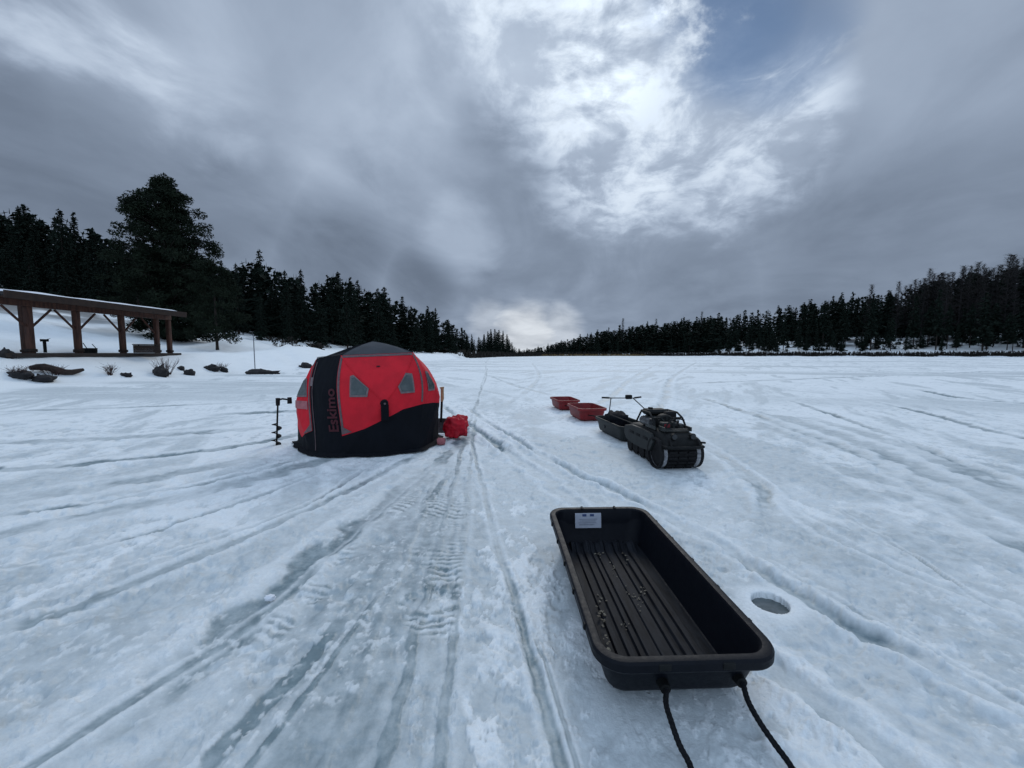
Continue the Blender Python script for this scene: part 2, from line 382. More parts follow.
def build_ground():
    ang = np.concatenate([np.linspace(-66, 66, 1150), np.linspace(66, 294, 90)[1:]])
    ang = np.radians(ang)
    r = np.concatenate([[.02, .3, .55], np.geomspace(.8, 32, 760), np.geomspace(32, 330, 150)[1:], np.geomspace(330, 4500, 24)[1:]])
    A, Rr = np.meshgrid(ang, r)
    X = (np.sin(A)*Rr).ravel(); Y = (np.cos(A)*Rr).ravel(); Rf = Rr.ravel()
    z, d = terrain(X, Y)
    lake = 1-sstep(d, -2.0, .5)
    wx = X+(fbm(X*.9, Y*.9, 3)-.5)*.5; wy = Y+(fbm(X*.9+40, Y*.9, 3)-.5)*.5
    nearw = 1-sstep(Rf, 9, 30)
    # wind crust / trampled lumps (stretched along the travel direction)
    lump = fbm(X*4.6, Y*4.0, 5, .58)-.5; mid = np.abs(fbm(X*9.5+20, Y*7.5, 4, .5)-.5)*2
    small = fbm(X*14, Y*11, 4, .55)-.5
    broad = fbm(X*.30, Y*.16, 4)-.5
    ice = np.zeros_like(X)
    q0 = fbm(X*1.1+13, Y*.5, 5, .6)
    for P in ICE_PATCH:
        e = poly_dist(wx, wy, list(P)+[P[0]]); ins = inside(wx, wy, P)
        s = np.where(ins, e, -e)
        ice = np.maximum(ice, sstep(s+lump*1.1+(q0-.5)*2.6, -.14, .30)*.48)
    # worn patches everywhere, and long streaks along travel directions
    ice = np.maximum(ice, sstep(fbm(X*.55+5, Y*.22, 5, .55)+lump*.18, .53, .68)*.42*nearw)
    ca, sa = math.cos(.5), math.sin(.5)
    s1 = fbm((X*ca-Y*sa)*1.5, (X*sa+Y*ca)*.22, 4, .55); s2 = fbm((X*ca+Y*sa)*1.3+9, (-X*sa+Y*ca)*.2, 4, .55)
    bl = sstep(X, -.5, 1.0); st = s2*(1-bl)+s1*bl+.05*np.minimum(bl, 1-bl)
    ice = np.maximum(ice, sstep(st+small*.10, .55, .70)*.38)
    far_st = fbm(X*.045+2, Y*.30+X*.06, 4, .55)
    # patchy worn snow crust: ragged snow islands over grey ice, drawn out along the traffic directions
    bA = sstep(X, -1.3, 1.9)
    q1 = fbm(X*7.5, Y*4.6, 5, .66); q2 = fbm((X*.906+Y*-.42)*2.1+7, (X*.42+Y*.906)*.9, 5, .6); q3 = fbm((X*.906+Y*.42)*2.1+7, (-X*.42+Y*.906)*.9, 5, .6)
    qq = .5*q1+.5*(q3*(1-bA)+q2*bA)
    path = np.exp(-((X+.62+.06*Y)/(.42+.05*Y))**2)*(1-sstep(Y, 5, 8))
    cov = sstep(qq+.15*path+.055*(1-sstep(Rf, 1.8, 5.5))*(1-.6*sstep(X, .2, 1.2))+.06*sstep(-X, .9, 1.6)*(1-sstep(Rf, 2.2, 5)), .495, .545)*(1-.85*sstep(Rf, 2.6, 8))
    ice = np.maximum(ice, cov*(.42+.34*path)); crust = cov
    ice = np.maximum(ice, sstep(far_st, .52, .72)*.40*sstep(Rf, 7, 22))
    h = lump*.028*(.45+.55*sstep(broad, -.12, .12))+small*.015+broad*.05-mid*.016
    dim = sstep(fbm(X*11+3, Y*9+60, 4, .55), .54, .68)*(.35+.65*sstep(fbm(X*.8+22, Y*.8, 3), .40, .60))*nearw
    h = h-dim*.016; ice = np.maximum(ice, dim*.34)
    h = h*(1-.62*ice)*(1-.45*path)-.012*crust
    # pits and foot-marks
    pit = sstep(fbm(X*6.3+70, Y*5.1, 3, .5), .60, .74)*sstep(fbm(X*.7+8, Y*.6, 2), .42, .6)
    h = h-pit*.020; ice = np.maximum(ice, pit*.36)
    # scattered marks under the far tracks and near right corner (foot traffic)
    ft = np.exp(-(((X-1.95)/.42)**2+((Y-1.7)/.42)**2))+.7*np.exp(-(((X+.45)/.22)**2+((Y-2.5)/.6)**2))
    fm = sstep(fbm(X*9+31, Y*9+11, 3, .5), .50, .66)*np.clip(ft, 0, 1)
    h = h-fm*.020; ice = np.maximum(ice, fm*.55)
    # tracks
    for pts, w, dep, berm, icy, _ in TR:
        n = 1
        P = [Vector(p) for p in pts]; Q = []
        for i in range(len(P)-1):          # Catmull-Rom
            p0, p1, p2, p3 = P[max(i-1, 0)], P[i], P[i+1], P[min(i+2, len(P)-1)]
            for k in range(5):
                t = k/5; Q.append(tuple(.5*((2*p1)+(p2-p0)*t+(2*p0-5*p1+4*p2-p3)*t*t+(3*p1-p0-3*p2+p3)*t**3)))
        Q.append(tuple(P[-1])); Q = np.array(Q)
        lo = Q.min(0)-w*5; hi = Q.max(0)+w*5
        idx = np.where((X > lo[0]) & (X < hi[0]) & (Y > lo[1]) & (Y < hi[1]))[0]
        if not len(idx): continue
        x = X[idx]; y = Y[idx]
        x2 = x+(vnoise(x*5, y*5)-.5)*w*.7+(fbm(x*21, y*17, 3, .6)-.5)*min(w, .12)*.45; y2 = y+(vnoise(x*5+50, y*5)-.5)*w*.7
        dd = poly_dist(x2, y2, [tuple(q) for q in Q])
        e0 = np.hypot(x-Q[-1, 0], y-Q[-1, 1]); e1 = np.hypot(x-Q[0, 0], y-Q[0, 1])
        end = sstep(e0, 0, w*6)*sstep(e1, 0, w*6)
        vary = (.45+.9*fbm(x*1.1+3, y*.6, 3))*(.5+.65*sstep(fbm(x*1.7+w*90, y*.9+dep*300, 4, .6), .36, .56))
        prof = np.exp(-(dd/(w*.55))**4)*end; bm = np.exp(-((dd-w*1.05)/(w*.42))**2)*end
        flat = 1-.68*np.exp(-((x+.62+.06*y)/.6)**2)
        h[idx] = h[idx]*(1-.75*prof)-dep*prof*vary*flat+berm*bm*vary*flat
        edge = np.exp(-((dd-w*.5)/(w*.22))**2)*end*.35
        ice[idx] = np.maximum(ice[idx]*(1-.6*bm*flat**1.5), np.clip(icy*prof*vary*1.0+edge*icy*vary, 0, 1))
    # rubber-track lug prints beside the middle path
    for (ax, ay, bx, by, w) in ((-.40, 1.5, -.52, 4.2, .11), (-.60, 1.7, -.78, 4.4, .10), (-1.35, 1.7, -1.0, 4.5, .09)):
        dd, t = seg_dist(X, Y, (ax, ay), (bx, by)); L = math.hypot(bx-ax, by-ay)
        bars = .5+.5*np.sin((t*L+.35*vnoise(X*2.3, Y*2.3))/.066*2*math.pi+lump*11)
        mk = (1-sstep(dd, w*.7, w*1.2))*sstep(t, .02, .15)*(1-sstep(t, .8, .99))*sstep(fbm(X*2.6+5, Y*2.6, 4), .42, .60)
        h = h-.004*mk*sstep(bars, .35, .8); ice = np.clip(ice+mk*(.32*sstep(bars, .45, .8)-.22*sstep(1-bars, .5, .9)), 0, 1)
    # under the big sled, hollow scrape marks towards the camera
    bx = np.abs(X-SLED_C[0]); under = (1-sstep(bx, .30, .42))*(1-sstep(np.abs(Y-SLED_C[1]), .7, .86))
    h = h*(1-under)-.004*under
    drag = (1-sstep(bx, .22, .34))*(1-sstep(Y, 1.5, 1.72))*sstep(fbm(X*22, Y*1.3, 3), .47, .62)
    h = h*(1-.5*drag)-.006*drag; ice = np.maximum(ice, drag*.40)
    # loose crumbs and crust edges on the snow
    cr = sstep(fbm(X*24+4, Y*21, 3, .55), .58, .74)*(1-sstep(Rf, 3, 7))*sstep(fbm(X*1.9+3, Y*1.9, 3), .42, .6)
    h = h+cr*.004; ice = ice*(1-.55*cr)
    # flat bedding under tent and machines
    for cx, cy, rr in ((-2.35, 6.6, 1.25), (2.15, 5.7, .75), (2.0, 7.3, .7), (1.65, 9.3, .7), (1.45, 10.9, .7)):
        b = 1-sstep(np.hypot(X-cx, Y-cy), rr*.75, rr*1.15); h = h*(1-.9*b)
    h = h*np.interp(Rf, [0, 12, 60, 200], [1, 1, .8, .4])
    h = h*sstep(np.hypot(X-HOLE[0], Y-HOLE[1]), .115, .34)
    zz = z+h*lake
    # drilled hole
    hd = np.hypot((X-HOLE[0]), (Y-HOLE[1])*1.)+lump*.004
    zz = zz-.008*(1-sstep(hd, HOLE[2]*.95, HOLE[2]*1.35))-.30*(1-sstep(hd, HOLE[2]*.94, HOLE[2]*1.03))
    ice = np.maximum(ice*lake, 0)*(1-.9*(1-sstep(hd, .12, .24))*sstep(hd, .098, .104))
    # on land: snow with a few bare needle-strewn patches inside the woods
    land = sstep(d, 6, 40)*sstep(fbm(X*.12, Y*.12, 4), .50, .62)
    nA, nR = len(ang), len(r)
    i = np.arange(nR-1)[:, None]*nA; j = np.arange(nA-1)[None, :]
    a = (i+j).ravel(); F = np.stack([a, a+nA, a+nA+1, a+1], 1)
    me = np_mesh('lake_snow', np.stack([X, Y, zz], 1), F, ground_mat(), True)
    at1 = me.attributes.new('ice', 'FLOAT', 'POINT'); at1.data.foreach_set('value', ice.astype(np.float32))
    at2 = me.attributes.new('litter', 'FLOAT', 'POINT'); at2.data.foreach_set('value', land.astype(np.float32))
    o = bpy.data.objects.new('lake_snow', me); C.objects.link(o); tag(o, kind='structure')
def ground_mat():
    m = bpy.data.materials.new('lake snow and ice'); m.use_nodes = True
    t = m.node_tree; N = NT(t); b = t.nodes['Principled BSDF']
    pos = N.n('ShaderNodeNewGeometry').outputs['Position']
    ice = N.n('ShaderNodeAttribute', attribute_name='ice').outputs['Fac']
    lit = N.n('ShaderNodeAttribute', attribute_name='litter').outputs['Fac']
    f1 = N.noise(pos, 9, 6, .62); f2 = N.noise(pos, 55, 5, .6); f3 = N.noise(N.vm('MULTIPLY', pos, (1, .35, 1)), 2.2, 6, .6)
    ic = N.m('ADD', ice, N.m('MULTIPLY', N.m('SUBTRACT', f1, .5), N.m('ADD', N.m('MULTIPLY', ice, .7), .22)), clamp=True)
    ic = N.m('ADD', ic, N.m('MULTIPLY', N.m('SUBTRACT', f3, .5), .30), clamp=True)
    snow = N.mix(N.mr(f2, .3, .7), (.86, .895, .90), (.78, .815, .825))
    icec = N.mix(N.mr(f1, .35, .65), (.205, .27, .292), (.15, .205, .225))
    col = N.mix(ic, snow, icec)
    col = N.mix(N.m('MULTIPLY', lit, .85), col, (.035, .028, .022))
    N.put(b.inputs['Base Color'], col)
    N.put(b.inputs['Roughness'], N.mr(ic, .1, .8, .8, .42))
    b.inputs['Specular IOR Level'].default_value = .3
    bn = N.n('ShaderNodeBump'); bn.inputs['Distance'].default_value = .012; bn.inputs['Strength'].default_value = .9
    hgt = N.m('MULTIPLY', N.m('ADD', N.m('MULTIPLY', f2, .5), N.m('ADD', f1, N.m('MULTIPLY', N.noise(pos, 170, 3, .6), .25))), N.m('SUBTRACT', 1.1, ic))
    N.put(bn.inputs['Height'], hgt); N.put(b.inputs['Normal'], bn.outputs[0])
    return m
build_ground()
wd = MB(); wd.add([(HOLE[0]+.125*math.cos(k*math.pi/16), HOLE[1]+.125*math.sin(k*math.pi/16), -.040) for k in range(32)], [tuple(range(32))])
tag(wd.build('hole_water', 'water'), kind='structure')

# ------------------------------------------------------------------ trees
def conifer_mesh(name, seed, width=.19, base=.06, levels=34, per=8, cl=4, droop=.25, ragged=.35, size=.034, density=1., m='needles', shape=.9):
    """crown of unit height: whorls of drooping boughs carrying many small needle sprays"""
    g = np.random.default_rng(seed); V = []; F = []
    for i in range(levels):
        t = (i+.5*g.random())/levels; z0 = base+(1-base)*t
        prof = width*(1-t)**shape*(.45+.55*min(1, t*7+.25))
        lv = 1+ragged*(g.random()-.55)*1.3
        nb = max(3, int(per*(1-.55*t)))
        for b in range(nb):
            if g.random() > density: continue
            az = g.random()*2*math.pi; L = max(prof*lv*(.6+.6*g.random()), .014)
            n = max(1, int(cl*(.5+L/width)))
            for k in range(n):
                s = (k+.6+.5*g.random())/n
                rr = L*s; cz = z0-droop*L*s*s+g.normal()*.006+.03*(1-s)*0
                w = size*(.55+.7*g.random())*(1.1-.32*t)
                c = np.array([math.cos(az)*rr+g.normal()*w*.35, math.sin(az)*rr+g.normal()*w*.35, cz])
                for q in range(2):
                    a2 = az+g.normal()*.7; tilt = g.normal()*.5-.35
                    e1 = np.array([math.cos(a2)*math.cos(tilt), math.sin(a2)*math.cos(tilt), math.sin(tilt)])
                    rl = g.normal()*.8
                    sd = np.array([-math.sin(a2), math.cos(a2), 0.])*math.cos(rl)+np.array([0, 0, 1.])*math.sin(rl)
                    o = len(V)
                    V += [c-e1*w*.8-sd*w*.18, c+sd*w*.42-e1*w*.05, c+e1*w, c-sd*w*.42]
                    F.append((o, o+3, o+2, o+1))
    # leader
    o = len(V); V += [(-.004, 0, .94), (.004, 0, .94), (.001, 0, 1.02), (-.001, 0, 1.02)]; F.append((o, o+1, o+2, o+3))
    return np_mesh(name, np.array(V), np.array(F), m)
def trunk_mesh(name, m='bark', r=.014, top=.97):
    b = MB(); b.tube([(0, 0, -.06), (0, 0, .03), (.004, .002, .4), (0, 0, top)], [r*1.25, r, r*.7, r*.12], 7)
    me = bpy.data.meshes.new(name); me.from_pydata(b.v, [], b.f); me.materials.append(M[m]); me.update(); return me
def bare_mesh(name, seed, m='greybark'):
    """leafless larch: many thin upswept side twigs"""
    g = np.random.default_rng(seed); b = MB()
    for i in range(190):
        t = .2+.78*i/190; L = .085*(1-t)**.7*(.5+.8*g.random())+.008; az = g.random()*6.283
        p0 = Vector((0, 0, t)); d = Vector((math.cos(az), math.sin(az), .25+.3*g.random()))
        p1 = p0+d*L; b.tube([p0, p0.lerp(p1, .5)+Vector((0, 0, -.004)), p1], [.0020, .0014, .0008], 3, False)
        for q in range(4):
            a = p0.lerp(p1, .3+.6*g.random()); e = Vector((g.normal(), g.normal(), .5+g.random()))*.018
            b.tube([a, a+e], [.0012, .0006], 3, False)
    me = bpy.data.meshes.new(name); me.from_pydata(b.v, [], b.f); me.materials.append(M[m]); me.update(); return me
P_SPRUCE = [conifer_mesh('spruce_crown', 11+k, width=w, base=bs, levels=int(l*1.25), per=pr+1, cl=6, ragged=rg, droop=dr, size=sz*.66, shape=sh)
            for k, (w, bs, l, pr, rg, dr, sz, sh) in enumerate([(.17, .05, 40, 9, .5, .35, .034, .72), (.20, .04, 42, 9, .6, .25, .036, .68), (.15, .08, 40, 8, .5, .4, .032, .8), (.22, .06, 38, 9, .8, .2, .038, .62), (.18, .10, 36, 8, .9, .3, .034, .7)])]
P_FAR = [conifer_mesh('spruce_crown', 31+k, width=w, base=bs, levels=30, per=7, cl=4, ragged=rg, droop=.35, size=.038, density=dn, shape=sh)
         for k, (w, bs, rg, dn, sh) in enumerate([(.12, .20, .6, 1, .85), (.145, .16, .7, 1, .8), (.085, .26, .7, .9, .8), (.12, .34, .9, .75, .6), (.16, .12, .5, 1, 1.0)])]
T_STD = trunk_mesh('trunk'); T_FAR = trunk_mesh('trunk', 'bark', .011); T_GREY = trunk_mesh('trunk', 'greybark', .008)
P_BARE = [bare_mesh('larch_twigs', 51+k) for k in range(3)]
def tree(name, crown, trunk, loc, h, wf, label, cat, group, rz):
    t = thing(name, label, cat, loc, rz, group); t.scale = (h*wf, h*wf, h)
    for nm, me in (('crown', crown), ('trunk', trunk)):
        o = bpy.data.objects.new(nm, me); o.parent = t; C.objects.link(o)
    return t
SKY_L = ([-120, 0, 40, 60, 78, 90, 110, 125, 150, 200, 228, 240, 252, 262, 275, 290, 305, 318, 335, 347, 356, 368, 380, 395, 410, 420, 432, 446, 460, 470, 480, 492, 505, 514, 530],
         [205, 205, 203, 210, 204, 212, 226, 235, 245, 252, 258, 260, 253, 250, 262, 268, 272, 278, 269, 268, 278, 275, 286, 290, 300, 305, 305, 315, 322, 334, 338, 329, 332, 346, 350])
SKY_R = ([520, 545, 570, 600, 640, 680, 700, 740, 780, 820, 850, 880, 910, 925, 950, 965, 985, 1000, 1024, 1120],
         [350, 345, 336, 328, 322, 317, 315, 311, 305, 297, 292, 291, 283, 274, 275, 264, 268, 260, 258, 245])
def top_z(px, py, Y): return at(px, py, Y).z
count = 0
def forest(sky, spec, depth, protos, trunk, wf, label_of, rows):
    for (frac, dmul, step, jit, lowf, highf) in rows:
        px = spec[0]+random.random()*step
        while px < spec[1]:
            p = px+random.uniform(-.4, .4)*step
            Y = depth(p)*dmul*random.uniform(1-jit, 1+jit)
            X = (p-512)/400*Y; z = tz(X, Y)
            py = np.interp(p, *sky)
            ztop = top_z(p, py, Y)
            hmax = ztop-z
            h = hmax*random.uniform(lowf, highf)
            if shore_d(np.array([X]), np.array([Y]))[0] > 1.2 and hmax > 2:
                h = min(max(h, 2.5), 34)
                lb, gr, cat = label_of(p, dmul)
                tree('spruce_tree', random.choice(protos), trunk, (X, Y, z-.1), h, wf*random.uniform(.8, 1.25), lb, cat, gr, random.uniform(0, 6.28))
            px += step*random.uniform(.7, 1.3)*(1 if not callable(spec[2]) else spec[2](px))
def lab_left(p, dm):
    if p < 235: return ('dark spruce in the dense forest on the hillside behind the timber pavilion', 'hillside spruces behind the pavilion', 'spruce tree')
    if p < 452: return ('dark spruce in the forest sloping down to the shore behind the red tent', 'spruces beyond the tent', 'spruce tree')
    return ('small far dark conifer at the far end of the lake under the bright gap', 'conifers at the end of the lake', 'conifer')
def lab_right(p, dm):
    if p < 700: return ('small distant spruce on the far shore beyond the tracked machine', 'spruces on the middle far shore', 'spruce tree')
    return ('tall narrow spruce in the far forest along the right shore', 'spruces on the right far shore', 'spruce tree')
def dl(p): return np.interp(p, [-120, 0, 110, 200, 260, 320, 400, 440, 470, 500, 530], [60, 58, 56, 58, 62, 76, 100, 122, 150, 185, 215])
def dr(p): return np.interp(p, [520, 600, 640, 800, 1024, 1120], [212, 214, 208, 180, 146, 130])
dens = lambda p: np.interp(p, [0, 300, 450, 520], [1.25, .95, .65, .5])
forest(SKY_L, (-70, 528, dens), dl, P_SPRUCE, T_STD, 1.0, lab_left, [(1, 1.22, 16, .07, .86, 1.05), (1, 1.08, 21, .06, .62, .98), (1, .98, 34, .04, .40, .75)])
forest(SKY_R, (522, 1060, lambda p: np.interp(p, [520, 700, 1024], [.8, .9, 1.25])), dr, P_FAR, T_FAR, 1.0, lab_right, [(1, 1.28, 7.4, .06, .78, 1.06), (1, 1.15, 9.5, .04, .62, .98), (1, 1.06, 11, .03, .35, .85), (1, 1.035, 15, .02, .22, .50)])
# little clump standing in the gap at the end of the lake
for p in (472, 479, 484, 488, 491, 495, 499, 503, 507, 512, 519, 527, 538, 548):
    Y = 196+random.uniform(-6, 10); X = (p-512)/400*Y; z = tz(X, Y); ztop = top_z(p, np.interp(p, *(SKY_L if p < 514 else SKY_R))-1, Y)
    tree('spruce_tree', random.choice(P_SPRUCE), T_STD, (X, Y, z-.1), max(ztop-z, 3), 1.05, 'small far dark conifer at the far end of the lake under the bright gap', 'conifer', 'conifers at the end of the lake', random.uniform(0, 6))
# leafless larches showing above the far right forest
for p in list(np.linspace(900, 945, 11))+list(np.linspace(955, 1015, 9))+[700, 655, 622, 866, 893, 955, 975, 990, 1003, 1015]:
    Y = float(dr(p)*random.uniform(1.1, 1.25)); X = (p-512)/400*Y; z = tz(X, Y)
    h = top_z(p, np.interp(p, *SKY_R)-random.uniform(0, 8), Y)-z
    tree('bare_larch', random.choice(P_BARE), T_GREY, (X, Y, z-.1), h, random.uniform(1.0, 1.5), 'thin grey leafless larch rising above the dark far right forest', 'larch', 'leafless larches on the right shore', random.uniform(0, 6))
# continuous wood behind the counted rows
def wood_mass():
    base = conifer_mesh('mass_proto', 77, width=.16, base=.02, levels=16, per=6, cl=2, size=.075, ragged=.5)
    nv = len(base.vertices); bv = np.empty(nv*3, np.float32); base.vertices.foreach_get('co', bv); bv = bv.reshape(-1, 3)
    bf = np.empty(len(base.polygons)*4, np.int32); base.polygons.foreach_get('vertices', bf); bf = bf.reshape(-1, 4)
    VV, FF = [], []; o = 0
    for k in range(680):
        if k < 330: p = random.uniform(-80, 520); Y = float(dl(p))*random.uniform(1.16, 1.6); s = SKY_L
        else: p = random.uniform(522, 1080); Y = float(dr(p))*random.uniform(1.17, 1.55); s = SKY_R
        X = (p-512)/400*Y; z = tz(X, Y); h = (top_z(p, np.interp(p, *s), Y)-z)*random.uniform(.72, .93)
        if h < 1: continue
        a = random.uniform(0, 6.28); c_, s_ = math.cos(a), math.sin(a); h = min(h, 38)
        v = bv*np.array([h*1.3, h*1.3, h]); v = np.stack([v[:, 0]*c_-v[:, 1]*s_+X, v[:, 0]*s_+v[:, 1]*c_+Y, v[:, 2]+z], 1)
        VV.append(v); FF.append(bf+o); o += nv
    for k in range(260):      # close-set low wood round the end of the lake
        p = random.uniform(514, 720); Y = float(dr(p))*random.uniform(1.05, 1.45); X = (p-512)/400*Y; z = tz(X, Y)
        h = (top_z(p, np.interp(p, *SKY_R), Y)-z)*random.uniform(.6, .9)
        if h < 1: continue
        a = random.uniform(0, 6.28); c_, s_ = math.cos(a), math.sin(a)
        v = bv*np.array([h*1.9, h*1.9, h]); v = np.stack([v[:, 0]*c_-v[:, 1]*s_+X, v[:, 0]*s_+v[:, 1]*c_+Y, v[:, 2]+z-.2], 1)
        VV.append(v); FF.append(bf+o); o += nv
    for k in range(150):      # young conifers low inside the right-hand forest
        p = random.uniform(650, 1070); Y = float(dr(p))*random.uniform(1.04, 1.14); X = (p-512)/400*Y; z = tz(X, Y); h = random.uniform(2.5, 7)
        a = random.uniform(0, 6.28); c_, s_ = math.cos(a), math.sin(a); wf = random.uniform(1.2, 1.8)
        v = bv*np.array([h*wf, h*wf, h]); v = np.stack([v[:, 0]*c_-v[:, 1]*s_+X, v[:, 0]*s_+v[:, 1]*c_+Y, v[:, 2]+z-.2], 1)
        VV.append(v); FF.append(bf+o); o += nv
    me = np_mesh('distant_forest', np.concatenate(VV), np.concatenate(FF), 'needles'); bpy.data.meshes.remove(base)
    ob = bpy.data.objects.new('distant_forest', me); C.objects.link(ob)
    tag(ob, 'unbroken dark conifer wood filling in behind the nearer rows of trees', 'forest', kind='stuff')
wood_mass()

# big ponderosa pine: trunk, limbs, clumped crown
def clump_crown(name, clumps, m, per=170, size=.34):
    g = np.random.default_rng(5); V = []; F = []
    for (c, rad) in clumps:
        n = int(per*(rad/1.2)**1.6)
        for k in range(n):
            d = g.normal(size=3); d /= np.linalg.norm(d); d[2] = d[2]*.62
            p = np.array(c)+d*rad*(g.random()**.45)
            w = size*(.5+.7*g.random())
            e1 = d*.7+g.normal(size=3)*.55; e1 /= np.linalg.norm(e1)
            s = np.cross(e1, g.normal(size=3)); s /= np.linalg.norm(s)+1e-9
            o = len(V); V += [p-e1*w*.7, p+s*w*.33, p+e1*w, p-s*w*.33]; F.append((o, o+1, o+2, o+3))
    return np_mesh(name, np.array(V), np.array(F), m)
def big_pine():
    Y = 44.; X = at(172, 340, Y).x; z = tz(X, Y); hgt = at(168, 180, Y).z-z
    root = thing('ponderosa_pine', 'tallest tree, broad rounded pine standing above the forest behind the pavilion', 'pine tree', (X, Y, z-.1))
    s = Y/400
    tb = MB(); tb.tube([(0, 0, -.2), (0, 0, .6), (.15, 0, hgt*.5), (-.1, 0, hgt*.95)], [.42, .34, .22, .05], 10)
    # outline of the crown in the photo, (dx px from trunk, height px from top, radius px)
    g = random.Random(4); cl = []
    rows = [(3, -8, 7), (9, -16, 14), (17, -24, 25), (28, -30, 34), (40, -38, 40), (52, -42, 45), (64, -44, 48), (76, -48, 50), (88, -46, 46), (100, -42, 46), (112, -40, 44), (124, -34, 44), (136, -30, 44), (146, -28, 40)]
    lb = MB()
    for hp, l, r in rows:
        zc = hgt-hp*s
        for k in range(10 if hp > 12 else 4):
            for fr in (1., .6, .25):
                a = g.uniform(0, 6.283); half = (r-l)/2*s*.88; cx = (r+l)/2*s*.88
                rr = half*fr*g.uniform(.80, 1.0)
                p = Vector((cx+math.cos(a)*rr, math.sin(a)*rr*.95, zc+g.uniform(-.6, .6)-.2))
                cl.append((p, g.uniform(.62, 1.12)))
                lb.tube([(0, 0, zc-.5*rr*.6), p.lerp(Vector((0, 0, zc)), .45)+Vector((0, 0, -.2)), p], [.07, .05, .02], 5, False)
    tr = tb.build('trunk', 'bark', root); lb.build('limb', 'bark', tr)
    o = bpy.data.objects.new('crown', clump_crown('crown', cl, 'needles2', 330, .20)); C.objects.link(o); o.parent = root
big_pine()
def round_pine(px, base, top, wpx, Y, label, seed):
    g = random.Random(seed); X = at(px, base, Y).x; z = tz(X, Y); hgt = at(px, top, Y).z-z; half = wpx/2*Y/400
    root = thing('young_pine', label, 'pine tree', (X, Y, z-.05)); cl = []
    for k in range(95):
        t = g.random(); rad = half*math.sqrt(max(0, 1-(2*(t-.36)/1.3)**2))*(1-.35*t)
        a = g.uniform(0, 6.28); rr = rad*g.uniform(.3, 1.)
        cl.append(((math.cos(a)*rr, math.sin(a)*rr, .12*hgt+t*hgt*.86), g.uniform(.4, .75)))
    MB().tube([(0, 0, -.1), (0, 0, .4), (0, 0, hgt*.85)], [.16, .13, .03], 8).build('trunk', 'bark', root)
    o = bpy.data.objects.new('crown', clump_crown('crown', cl, 'needles2', 420, .16)); C.objects.link(o); o.parent = root
round_pine(217, 342, 258, 62, 40., 'round bushy young pine right of the pavilion roof end', 3)
round_pine(140, 330, 236, 60, 50., 'broad dark bushy pine standing left of the tallest pine behind the roof', 9)

# ------------------------------------------------------------------ brush on the far shore
def brush_band(name, pts, hgt, n, m, label, cat, seed, thick=1.5):
    g = np.random.default_rng(seed); V = []; F = []
    pts = [np.array(p, float) for p in pts]; L = [np.linalg.norm(b-a) for a, b in zip(pts[:-1], pts[1:])]
    for k in range(n):
        i = g.choice(len(L), p=np.array(L)/sum(L)); q = pts[i]+(pts[i+1]-pts[i])*g.random()
        x, y = q[0]+g.normal()*thick, q[1]+g.normal()*thick
        V.append((x, y)); 
    V = np.array(V); zz, dd = terrain(V[:, 0], V[:, 1]); W = []
    for (x, y), z in zip(V, zz):
        h = hgt*(.4+.8*g.random()); w = .03*hgt+.12*g.random()*hgt; a = g.random()*3.14; o = len(W)
        cx, cy = math.cos(a)*w, math.sin(a)*w; lx, ly = g.normal()*.25*h, g.normal()*.25*h
        W += [(x-cx, y-cy, z-.1), (x+cx, y+cy, z-.1), (x+cx*.6+lx, y+cy*.6+ly, z+h), (x-cx*.6+lx, y-cy*.6+ly, z+h*.8)]
        F.append((o, o+1, o+2, o+3))
    ob = bpy.data.objects.new(name, np_mesh(name, np.array(W), np.array(F), m)); C.objects.link(ob)
    tag(ob, label, cat, kind='stuff')
brush_band('undergrowth', [(-13, 118), (-7, 153), (13, 191.5), (40, 204.5), (71, 201.5)], 1.8, 2200, 'brush', 'dark leafless brush along the waterline at the far end of the lake', 'brush', 1, 1.2)
brush_band('undergrowth', [(62, 202.5), (98, 188.5), (127, 175.6), (183, 142.6), (215, 113)], 1.7, 6500, 'brush', 'low dark brush along the waterline at the foot of the far right forest', 'brush', 2, .45)
brush_band('dry_reeds', [(14, 190.3), (40, 202.2), (66, 199.4)], 1.0, 1500, 'reed', 'thin line of tan dry reeds edging the far shore', 'reeds', 3, .4)

# ------------------------------------------------------------------ shore things on the left bank
def bank(px, py):
    Y = 14.
    for k in range(6000):
        p = at(px, py, Y)
        if p.z <= tz(p.x, Y): break
        Y += .05
    return p
def boulder(px, py, wpx, hpx, label, seed, Y=None, m='rock', name='boulder', cat='boulder', depth=.8):
    # find the bank point under the pixel
    if Y is None:
        Y = 14.
        for k in range(4000):
            p = at(px, py, Y)
            if p.z <= tz(p.x, Y): break
            Y += .05
    p = at(px, py, Y); z = tz(p.x, Y); w = wpx*Y/400/2; h = hpx*Y/400*1.15
    g = random.Random(seed); b = MB(); off = Vector((seed*3.7, 0, 0))
    def fn(u, v):
        a = u*2*math.pi; e = -math.pi/2+v*math.pi
        d = Vector((math.cos(a)*math.cos(e), math.sin(a)*math.cos(e), math.sin(e)))
        r = 1+.42*mnoise.noise(d*1.8+off)+.24*mnoise.noise(d*4+off)+.10*mnoise.noise(d*9+off)
        return (d.x*w*r, d.y*w*depth*r, (d.z*.62+.25)*h*r)
    b.grid(fn, 20, 12)
    o = b.build(name, m, angle=50); o.location = (p.x, Y, z-.05)
    return tag(o, label, cat)
boulder(20, 377, 20, 6, 'dark boulder at the far left on the snowy lake bank', 1)
boulder(42, 380, 20, 6, 'dark broad boulder under the driftwood log on the bank', 2)
boulder(161, 376, 13, 10, 'dark boulder poking from the bank below the pavilion end, twigs above', 3)
boulder(189, 375, 10, 6, 'small dark boulder right of the twiggy boulder on the bank', 4)
